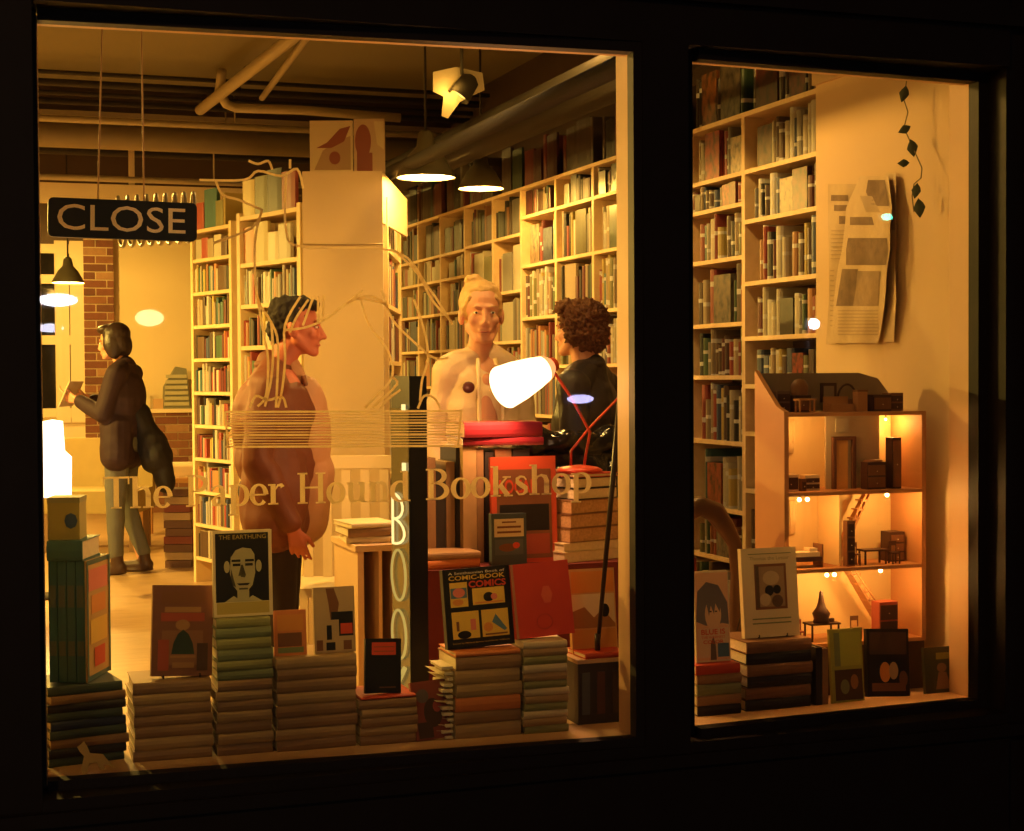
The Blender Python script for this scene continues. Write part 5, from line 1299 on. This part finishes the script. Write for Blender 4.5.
# ------------------------------------------------------------------ doll house
DX0, DX1, DY, DZ0 = 2.545, 3.045, .20, .45
F1, F2, F3, TOPZ = .707, .958, 1.216, 1.345
DD = .20
dw = mat('doll_wood', (.52, .25, .10), .55, scale=8, noise_amt=.12); dyel = mat('doll_wallpaper', (.80, .62, .30), .7, noise_amt=.04); dgr = mat('doll_grey', (.26, .20, .14), .7)
t = thing('doll_house', 'three-storey open-fronted wooden doll house with lit rooms beside the plain wall', 'doll house', (DX0, DY, DZ0))
Wd = DX1 - DX0
def dp(name, a, b, m=dw): return MB().span((a[0], a[1], a[2] - DZ0), (b[0], b[1], b[2] - DZ0)).build(name, m, t)
mb = MB(); mb.add([(x, y, z - DZ0) for x in (0, -.016) for y, z in ((0, DZ0), (DD, DZ0), (DD, TOPZ + .01), (.05, F3 + .02), (0, F3 + .005))], [(0, 1, 2, 3, 4), (9, 8, 7, 6, 5), (0, 5, 6, 1), (1, 6, 7, 2), (2, 7, 8, 3), (3, 8, 9, 4), (4, 9, 5, 0)])
mb.build('side_wall', dw, t)
dp('side_wall', (Wd, 0, DZ0), (Wd + .016, DD, F3))
dp('back_wall', (0, DD - .012, DZ0), (Wd, DD, F3 - .012), dyel)
mb = MB(); pts = [(0, F3 + .001 - DZ0), (Wd, F3 + .001 - DZ0), (Wd, F3 + .05 - DZ0), (Wd * .9, TOPZ - .02 - DZ0), (Wd * .75, TOPZ - DZ0), (0, TOPZ - DZ0)]
mb.prism(pts, DD - .012, DD); mb.build('attic_wall', dgr, t)
for z in (DZ0 + .012, F1, F2, F3): dp('floor_board', (.0005, 0, z - .012), (Wd - .0005, DD - .0125 if z < F3 else DD, z))
XP = Wd * .43
dp('partition', (XP, .05, F1 + .0005), (XP + .008, DD - .0125, F2 - .0125), dyel)
dp('doorway_wall', (XP - .02, .10, F2 + .0005), (Wd * .80, .108, F3 - .0125), mat('doll_paper_grey', (.50, .42, .26), .7))
for x0, x1, z0, z1 in ((XP, XP + .012, F2 + .0005, F2 + .175), (XP + .075, XP + .087, F2 + .0005, F2 + .175), (XP + .0125, XP + .0745, F2 + .163, F2 + .175)): dp('door_frame', (x0, .085, z0), (x1, .0995, z1), mat('doll_brown', (.16, .07, .035), .5))
dp('door', (XP + .0125, .094, F2 + .001), (XP + .060, .0985, F2 + .162), mat('doll_door_orange', (.85, .45, .12), .6))
dp('picture', (XP + .015, .094, F2 + .19), (XP + .065, .0995, F2 + .235), mat('doll_picture', (.5, .45, .3), .5))
blk = mat('doll_night', (.05, .05, .035), .3)
for x0, x1, z0, z1 in ((.03, .10, F1 + .11, F1 + .20), (.02, .11, DZ0 + .13, DZ0 + .215)):
    dp('window', (x0, DD - .016, z0), (x1, DD - .0125, z1), blk); dp('window_bar', ((x0 + x1) / 2 - .003, DD - .019, z0), ((x0 + x1) / 2 + .003, DD - .0165, z1), dyel)
curt = mat('doll_curtain', (.85, .66, .34), .8)
for x, z in ((.02, F1 + .10), (.105, F1 + .10), (.02, F2 + .12), (.10, F2 + .12)):
    mb = MB()
    for k in range(4): mb.tube([(x + k * .006, DD - .024, z + .11 - DZ0), (x + k * .006 + .003, DD - .022, z + .05 - DZ0), (x + k * .004, DD - .024, z - DZ0)], .0032, 5)
    mb.build('curtain', curt, t)
# stairs: slanted strings with treads
for z0, z1, xa, xb in ((DZ0 + .012, F1 - .012, Wd * .86, Wd * .56), (F1, F2 - .012, XP + .03, Wd * .74)):
    mb = MB()
    mb.add([(xa, .10, z0 - DZ0), (xa, .15, z0 - DZ0), (xb, .10, z1 - DZ0), (xb, .15, z1 - DZ0), (xa, .10, z0 + .03 - DZ0), (xa, .15, z0 + .03 - DZ0), (xb, .10, z1 - .0 - DZ0), (xb, .15, z1 - DZ0)], [(0, 1, 3, 2), (4, 6, 7, 5), (0, 2, 6, 4), (1, 5, 7, 3), (0, 4, 5, 1)])
    for k in range(8):
        f = (k + .5) / 8; mb.box((xa + (xb - xa) * f, .125, z0 + (z1 - z0) * f + .014 - DZ0), (.02, .05, .005))
        mb.tube([(xa + (xb - xa) * f, .102, z0 + (z1 - z0) * f - DZ0), (xa + (xb - xa) * f, .102, min(z0 + (z1 - z0) * f + .05, z1) - DZ0)], .0018, 5)
    mb.tube([(xa, .102, z0 + .055 - DZ0), (xb + (xa - xb) * .12, .102, z1 - .002 - DZ0)], .003, 6)
    mb.build('staircase', dw, t)
dbulb = glow('doll_bulb', (1, .62, .22), 26)
for x, z, e in ((.055, F2 - .025, .28), (.085, F2 - .025, 0), (Wd * .77, F2 - .02, .30), (XP - .03, F1 - .025, .30), (XP - .058, F1 - .025, 0), (Wd * .72, F1 - .02, .22), (Wd * .90, F3 - .03, .16)):  # the right-hand ground-floor bulb is added to brighten its room
    MB().ball((x, .03 if z < F3 - .05 else .14, z - DZ0), .0068 if e != .16 else .004, seg=10).build('bulb', dbulb, t)
    MB().tube([(x, .03 if z < F3 - .05 else .14, z + .006 - DZ0), (x, .03 if z < F3 - .05 else .14, z + .0135 - DZ0)], .002, 5).build('lamp_stem', darkm, t)
    if e: lamp('doll_light', 'POINT', (DX0 + x, DY + (.02 if z < F3 - .05 else .12), z - .012), e * 4.4, (1, .52, .13), .012)
lamp('doll_light', 'POINT', (DX0 + .08, DY + .05, F3 - .04), .75, (1, .52, .13), .012)  # fill light without a bulb, added to brighten the top floor
# riser under the house
tag(MB().span((DX0 - .02, DY + .03, PZ), (DX1 + .03, DY + DD + .02, DZ0 - .0015)).build('riser', mat('riser_dark', (.10, .05, .03), .7)), 'dark box riser carrying the doll house', 'riser')
# miniature furniture, each its own thing
def mini(name, label, cat, x, y, z, f):
    tt = thing(name, label, cat, (DX0 + x, DY + y, z + .0006), group='doll house furniture'); f(tt); return tt
db = mat('mini_dark', (.07, .03, .02), .5); db2 = mat('mini_brown', (.20, .09, .04), .5); dred = mat('mini_red', (.35, .07, .04), .5); dwh = mat('mini_cream', (.7, .58, .36), .7)
def bed(tt):
    MB().span((0, 0, .02), (.125, .06, .035)).build('frame', db, tt); MB().span((.004, .004, .0355), (.12, .056, .05)).build('mattress', dwh, tt)
    MB().span((.085, .012, .0505), (.115, .048, .062)).build('pillow', dwh, tt); MB().span((-.004, 0, 0), (0, .06, .055)).span((.1255, 0, 0), (.130, .06, .075)).build('headboard', db2, tt)
def tabl(w, h, d, m):
    def f(tt):
        MB().span((0, 0, h - .006), (w, d, h)).build('table_top', m, tt)
        for x in (.004, w - .008):
            for y in (.004, d - .008): MB().span((x, y, 0), (x + .005, y + .005, h - .0065)).build('leg', m, tt)
    return f
def chairf(m):
    def f(tt):
        MB().span((0, 0, .034), (.03, .028, .039)).build('seat', m, tt)
        for x in (0, .026):
            MB().span((x, 0, 0), (x + .004, .004, .0335)).build('leg', m, tt); MB().span((x, .024, 0), (x + .004, .028, .0335)).build('leg', m, tt)
        MB().span((0, .0245, .0395), (.003, .028, .075)).span((.027, .0245, .0395), (.03, .028, .075)).span((.0031, .0245, .06), (.0269, .028, .075)).build('backrest', m, tt)
    return f
def cab(w, h, d, m, n=2, top=None):
    def f(tt):
        MB().span((0, 0, 0), (w, d, h)).build('body', m, tt)
        for k in range(n):
            dd_ = MB().span((.003, -.003, .006 + k * (h - .01) / n), (w - .003, -.0003, (k + 1) * (h - .01) / n)).build('drawer', db2 if m is db else db, tt)
            MB().ball((w / 2, -.0045, (k + .5) * (h - .01) / n), .002, seg=6).build('knob', dwh, dd_)
        if top: MB().lathe(top, 12, c=(w / 2, d / 2, h + .0005)).build('ornament', db2, tt)
    return f
mini('miniature_bed', 'tiny dark bed with cream bedding in the middle left room', 'doll bed', .02, .04, F1, bed)
mini('miniature_table', 'tiny dark dining table in the middle right room', 'doll table', Wd * .60, .03, F1, tabl(.09, .05, .05, db))
mini('miniature_chair', 'tiny brown chair left of the dining table, middle right room', 'doll chair', Wd * .51, .03, F1, chairf(db2))
mini('miniature_chair', 'tiny brown chair right of the dining table, middle right room', 'doll chair', Wd * .80, .02, F1, chairf(db))
mini('miniature_dresser', 'tiny dark dresser at the right wall of the middle floor', 'doll dresser', Wd * .86, .08, F1, cab(.055, .10, .06, db, 3))
mini('miniature_sideboard', 'tiny tall brown sideboard beside the middle floor partition', 'doll sideboard', XP + .012, .02, F1, cab(.03, .15, .025, db2, 3))
mini('miniature_table', 'tiny table with cream top in the ground floor room', 'doll table', .10, .03, DZ0 + .012, tabl(.11, .06, .06, db))
mini('miniature_chair', 'tiny red-brown chair at the left of the ground floor', 'doll chair', .045, .03, DZ0 + .012, chairf(dred))
mini('miniature_chair', 'tiny brown chair right of the ground floor table', 'doll chair', XP + .045, .03, DZ0 + .012, chairf(db2))
mini('miniature_cabinet', 'tiny red cabinet at the foot of the ground floor stairs', 'doll cabinet', Wd * .70, .02, DZ0 + .012, cab(.07, .12, .05, dred, 2))
def candel(tt):
    MB().lathe([(.001, 0), (.028, 0), (.024, .012), (.03, .03), (.016, .05), (.01, .07), (.006, .1), (.001, .105)], 14).build('body', db, tt)
    MB().span((.0, -.008, 0), (.045, .008, .012)).build('tray', db, tt)
mini('miniature_statue', 'tiny dark pointed ornament on the ground floor table', 'doll ornament', .15, .055, DZ0 + .0725, candel)
mini('miniature_stove', 'tiny white and black stove in the top left room', 'doll stove', .01, .06, F2, cab(.06, .055, .04, dwh, 1))
mini('miniature_dresser', 'tiny cream dresser in the middle of the top left room', 'doll dresser', .10, .07, F2, cab(.055, .05, .035, dwh, 2))
mini('miniature_armchair', 'tiny brown armchair between stove and cream dresser, top floor', 'doll armchair', .075, .05, F2, cab(.018, .04, .03, db2, 1))
mini('miniature_wardrobe', 'tiny tall black wardrobe at the right of the top floor', 'doll wardrobe', Wd * .81, .03, F2, cab(.035, .17, .04, db, 1))
mini('miniature_piano', 'tiny dark piano right of the top floor doorway', 'doll piano', XP + .095, .03, F2, cab(.07, .09, .04, db, 2, [(.03, 0), (.03, .006), (.001, .008)]))
mini('miniature_clock', 'tiny dark mirror stand on the attic at left', 'doll mirror', .08, .10, F3, cab(.06, .055, .05, db, 1, [(.028, 0), (.03, .03), (.018, .05), (.001, .055)]))
mini('miniature_table', 'tiny tan table at the front of the attic', 'doll table', .05, .02, F3, tabl(.065, .045, .04, mat('mini_tan', (.45, .22, .09))))
mini('miniature_picture', 'tiny framed picture standing on the attic floor', 'doll picture', .20, .14, F3, lambda tt: (MB().span((0, 0, .03), (.06, .006, .095)).build('frame', db, tt), MB().span((.01, -.001, .04), (.05, -.0002, .085)).build('canvas', dgr, tt), MB().span((.02, .0, 0), (.04, .006, .0295)).build('foot', db, tt)))
mini('miniature_sofa', 'tiny tan sofa in the middle of the attic', 'doll sofa', .19, .06, F3, lambda tt: (MB().span((0, 0, 0), (.09, .04, .025)).build('seat', mat('mini_tan', (.45, .22, .09)), tt), MB().span((0, .0405, 0), (.09, .05, .05)).build('backrest', mat('mini_tan', (.45, .22, .09)), tt)))
mini('miniature_box', 'tiny tan box beside the attic sofa', 'doll box', .285, .05, F3, lambda tt: (MB().span((0, 0, 0), (.038, .03, .065)).build('body', mat('mini_tan', (.45, .22, .09)), tt), MB().span((-.001, -.001, .0655), (.039, .031, .072)).build('lid', db2, tt)))
mini('miniature_basket', 'tiny round dark basket behind the attic box', 'doll basket', .30, .14, F3, lambda tt: (MB().lathe([(.001, 0), (.03, 0), (.04, .04), (.001, .042)], 14).build('body', db2, tt), MB().tube([(.036 * math.cos(R(a)), 0, .04 + .05 * math.sin(R(a))) for a in range(0, 181, 20)], .004, 6).build('handle', db, tt)))
mini('miniature_coffer', 'tiny dark coffer at the right of the attic', 'doll trunk', .345, .05, F3, cab(.07, .055, .05, db, 1))
mini('miniature_chest', 'tiny dark chest at the far right of the attic', 'doll chest', .43, .08, F3, cab(.05, .06, .05, db2, 2))
mini('miniature_cabinet', 'tiny dark wash stand at the left of the attic', 'doll cabinet', .012, .10, F3, cab(.05, .07, .05, mat('mini_mauve', (.16, .10, .08)), 2))

# ------------------------------------------------------------------ newspapers pinned to the plain wall
newsm = mat('newsprint', (.56, .42, .25), .8, scale=40, noise_amt=.15); newsd = mat('news_photo', (.20, .13, .08), .8, scale=25, noise_amt=.5); newst = mat('news_text', (.42, .31, .19), .8)
def sheet(rows, surf, m, xoff, parent, name, solid=None):
    """a curling sheet: rows of (u_left,u_right,v) on the surface described by surf"""
    u0, u1, v0, v1, curl, ph = surf
    vs, fs = [], []; nc = 10
    R_ = []
    for i in range(len(rows) - 1):
        for k in range(4):
            f = k / 4; R_.append(tuple(rows[i][j] * (1 - f) + rows[i + 1][j] * f for j in range(3)))
    R_.append(rows[-1])
    for ul, ur, v in R_:
        for k in range(nc + 1):
            u = ul + (ur - ul) * k / nc
            fx = max(0, min(1, (u - u0) / (u1 - u0))); fv = max(0, min(1, (v - v0) / (v1 - v0)))
            off = xoff + curl * fx * fx * (.25 + math.sin(PI * fv)) + .004 * math.sin(u * .25 + v * .05 + ph)
            vs.append(WX(u, v, XW - off))
    for r_ in range(len(R_) - 1):
        for k in range(nc):
            o_ = r_ * (nc + 1) + k; fs.append((o_, o_ + 1, o_ + nc + 2, o_ + nc + 1))
    mb = MB(); mb.add(vs, fs, sm=True); return mb.build(name, m, parent)
def news(label, rows, curl, xoff, patches):
    tt = thing('newspaper', label, 'newspaper', (0, 0, 0), group='newspapers pinned to the plain wall')
    surf = (min(r[0] for r in rows), max(r[1] for r in rows), rows[0][2], rows[-1][2], curl, xoff * 100)
    sheet(rows, surf, newsm, xoff, tt, 'sheet')
    for i, (rws, m) in enumerate(patches): sheet(rws, surf, m, xoff + .0016 + i * .00015, tt, 'news_print')
    return tt
tx = lambda ul, ur, v, h=1.3: ([(ul, ur, v), (ul, ur, v + h)], newst)
news('flat newspaper page with dark headline words, rearmost of the pinned papers', [(828, 858, 184), (828, 858, 220), (829, 858, 260), (829, 857, 300), (826, 856, 344)], .0, .007,
     [([(831, 848, 195), (831, 848, 201)], newsd), ([(834, 848, 205), (834, 848, 211)], newsd), ([(839, 853, 216), (839, 853, 224)], newsd)] + [tx(831, 846, 230 + 4 * k) for k in range(8)] + [tx(830, 834, 270 + 5 * k) for k in range(12)])
news('curled newspaper page with two large brown photographs, pinned in front', [(860, 888, 176), (854, 890, 190), (846, 892, 208), (845, 890, 225), (842, 890, 250), (838, 887, 268), (834, 885, 300), (832, 881, 330), (831, 878, 343)], .035, .020,
     [([(868, 885, 180), (866, 887, 192), (872, 889, 206)], newsd), ([(860, 872, 196), (866, 880, 212)], newst), ([(850, 872, 217), (850, 874, 225)], newsd), ([(848, 887, 238), (846, 888, 250), (846, 886, 265)], newsd),
      ([(842, 858, 269), (839, 856, 288), (836, 853, 306)], newsd), ([(858, 880, 271), (856, 879, 288), (853, 878, 306)], mat('news_photo_pale', (.32, .22, .13), .8, scale=25, noise_amt=.4))] + [tx(838, 878, 310 + 3.4 * k) for k in range(8)])
news('narrow folded newspaper edge hanging at the right of the pinned papers', [(886, 896, 173), (889, 896, 200), (890, 896, 230), (890, 895, 262), (886, 896, 300), (883, 894, 342)], .02, .010, [([(890, 895, 180), (891, 895, 230)], mat('news_shade', (.40, .26, .13), .8))])
# vine trailing down
vine = [(907, 78), (904, 100), (908, 112), (904, 128), (914, 150), (922, 168), (921, 178), (914, 184), (912, 196), (914, 212)]
Yv = .16
t = thing('trailing_vine', 'thin trailing vine with a few dark leaves before the plain wall', 'vine', (0, 0, 0))
P_ = [WX(u, v, XW - .06) for u, v in vine]; top = P_[0] + Vector((0, 0, .35))
MB().tube([top] + P_, .0022, 5).build('stem', mat('vine_stem', (.16, .13, .05), .6), t)
lm = mat('vine_leaf', (.035, .045, .02), .45)
for u, v, s, rt in ((904, 93, .026, .3), (905, 129, .022, 1.2), (912, 147, .028, -.2), (904, 163, .020, 1.6), (916, 190, .024, .2), (919, 207, .030, -.1)):
    c0 = WX(u, v, XW - .065)
    pts = [(0, s), (s * .5, s * .45), (s * .75, -.1 * s), (s * .4, -s * .7), (0, -s * 1.25), (-s * .4, -s * .7), (-s * .7, -.1 * s), (-s * .45, s * .45)]
    mb = MB(); n = len(pts)
    vs = [(0, -.004, -.1 * s)] + [(p[0], .0015 * (i % 2), p[1]) for i, p in enumerate(pts)]
    mb.add(vs, [(0, 1 + i, 1 + (i + 1) % n) for i in range(n)], sm=True)
    mb.add([(v_[0], v_[1] + .0012, v_[2]) for v_ in vs], [(0, 1 + (i + 1) % n, 1 + i) for i in range(n)], sm=True)
    o = mb.build('leaf', lm, t); o.location = c0; o.rotation_euler = (0, rt, -1.0)
# wall cards above the island panel: two picture books
for i, (u0, u1, vt, c, lb) in enumerate(((310, 353, 121, (.55, .42, .26), 'pale picture book with a red bird shape, standing on the tan panel at left'), (354, 385, 119, (.45, .30, .18), 'picture book with a dark red tree shape, standing on the tan panel at right'))):
    Z = 7.95
    a, b = WZ(u0, 170, Z), WZ(u1, 170, Z); w = (b - a).xy.length; h = WZ(u0, vt, Z).z - 2.341
    tt = thing('picture_book', lb, 'book', (*((a + b) / 2).xy, 2.3415), -YAW)
    MB().span((-w / 2, 0, 0), (w / 2, .003, h)).span((-w / 2, .017, 0), (w / 2, .02, h)).span((-w / 2, .003, 0), (-w / 2 + .003, .017, h)).build('cover', mat(f'pict{i}', c, .5), tt)
    MB().span((-w / 2 + .0031, .0031, .004), (w / 2 - .004, .0169, h - .004)).build('pages', PAGES, tt)
    dr = K('oxide', (.22, .05, .03))
    if i == 0: print_layer(tt, [(rect(.04, .04, .96, .96), K('pale_tan', (.55, .42, .24))), ([(.1, .1), (.3, .45), (.6, .62), (.95, .72), (.95, .1)], K('tan_mid', (.36, .22, .12))), ([(.15, .5), (.4, .6), (.7, .85), (.95, .9), (.8, .62), (.5, .5)], dr), (oval(.58, .32, .13, .12), dr)], w, h)
    else: print_layer(tt, [(oval(.3, .6, .26, .30), dr), (rect(.1, .04, .6, .4), dr), ([(.65, .95), (.97, .95), (.97, .45), (.75, .55)], K('pale_tan', (.55, .42, .24)))], w, h)

# ------------------------------------------------------------------ lamps across the road (they show mirrored in the glass)
def mirror_lamp(u, v, D, w, h, col, stg, label, win):
    """lamp put on the far side of the street where the pane's mirror image of it is seen"""
    ang = math.atan2(-.088, 1.6425) if win == 1 else math.atan2(.064, 1.022)
    o0 = Vector((.2245, -.001, 0)) if win == 1 else Vector((2.085, -.048, 0))
    p = CAM + ray(u, v) * D
    n = Vector((-math.sin(ang), math.cos(ang), 0)); p2 = p - n * 2 * ((p - o0).dot(n))
    tt = thing('mirrored_lamp', label, 'lamp', (p2.x, p2.y, p2.z), 0)
    sx = w / F * D; sz = h / F * D
    MB().ball((0, 0, 0), (sx / 2, .05, sz / 2), seg=16).build('lens', glow('lens_' + label[:6].strip(), col, stg), tt)
    MB().span((-sx * .6, -.12, -sz * .55), (sx * .6, -.055, sz * .6)).build('housing', darkm, tt)
    MB().tube([(0, -.10, -sz * .5), (0, -.10, -.199 - p2.z)], .035, 8).build('post', darkm, tt)
mirror_lamp(57, 300, 16, 40, 13, (.85, .80, 1.0), 28, 'bluish tube lamp across the street, the brighter of two', 1)
mirror_lamp(50, 328, 17, 26, 9, (.80, .78, 1.0), 16, 'violet tube lamp across the street, the dimmer of two', 1)
mirror_lamp(149, 318, 15, 28, 17, (1, .75, .35), 16, 'amber lamp across the street at the left', 1)
mirror_lamp(580, 399, 14, 28, 9, (.55, .50, 1.0), 20, 'indigo lamp low across the street', 1)  # post lamp built in place of a car headlight mirrored in the pane
mirror_lamp(815, 324, 14, 11, 11, (.8, .85, 1.0), 40, 'white round lamp across the street at right', 2)  # also built in place of a mirrored car headlight
mirror_lamp(888, 217, 16, 12, 7, (.1, 1, .65), 14, 'green lamp across the street at far right', 2)
mirror_lamp(54, 460, 13, 20, 60, (1, .85, .6), 14, 'tall pale lamp panel across the street at far left', 1)
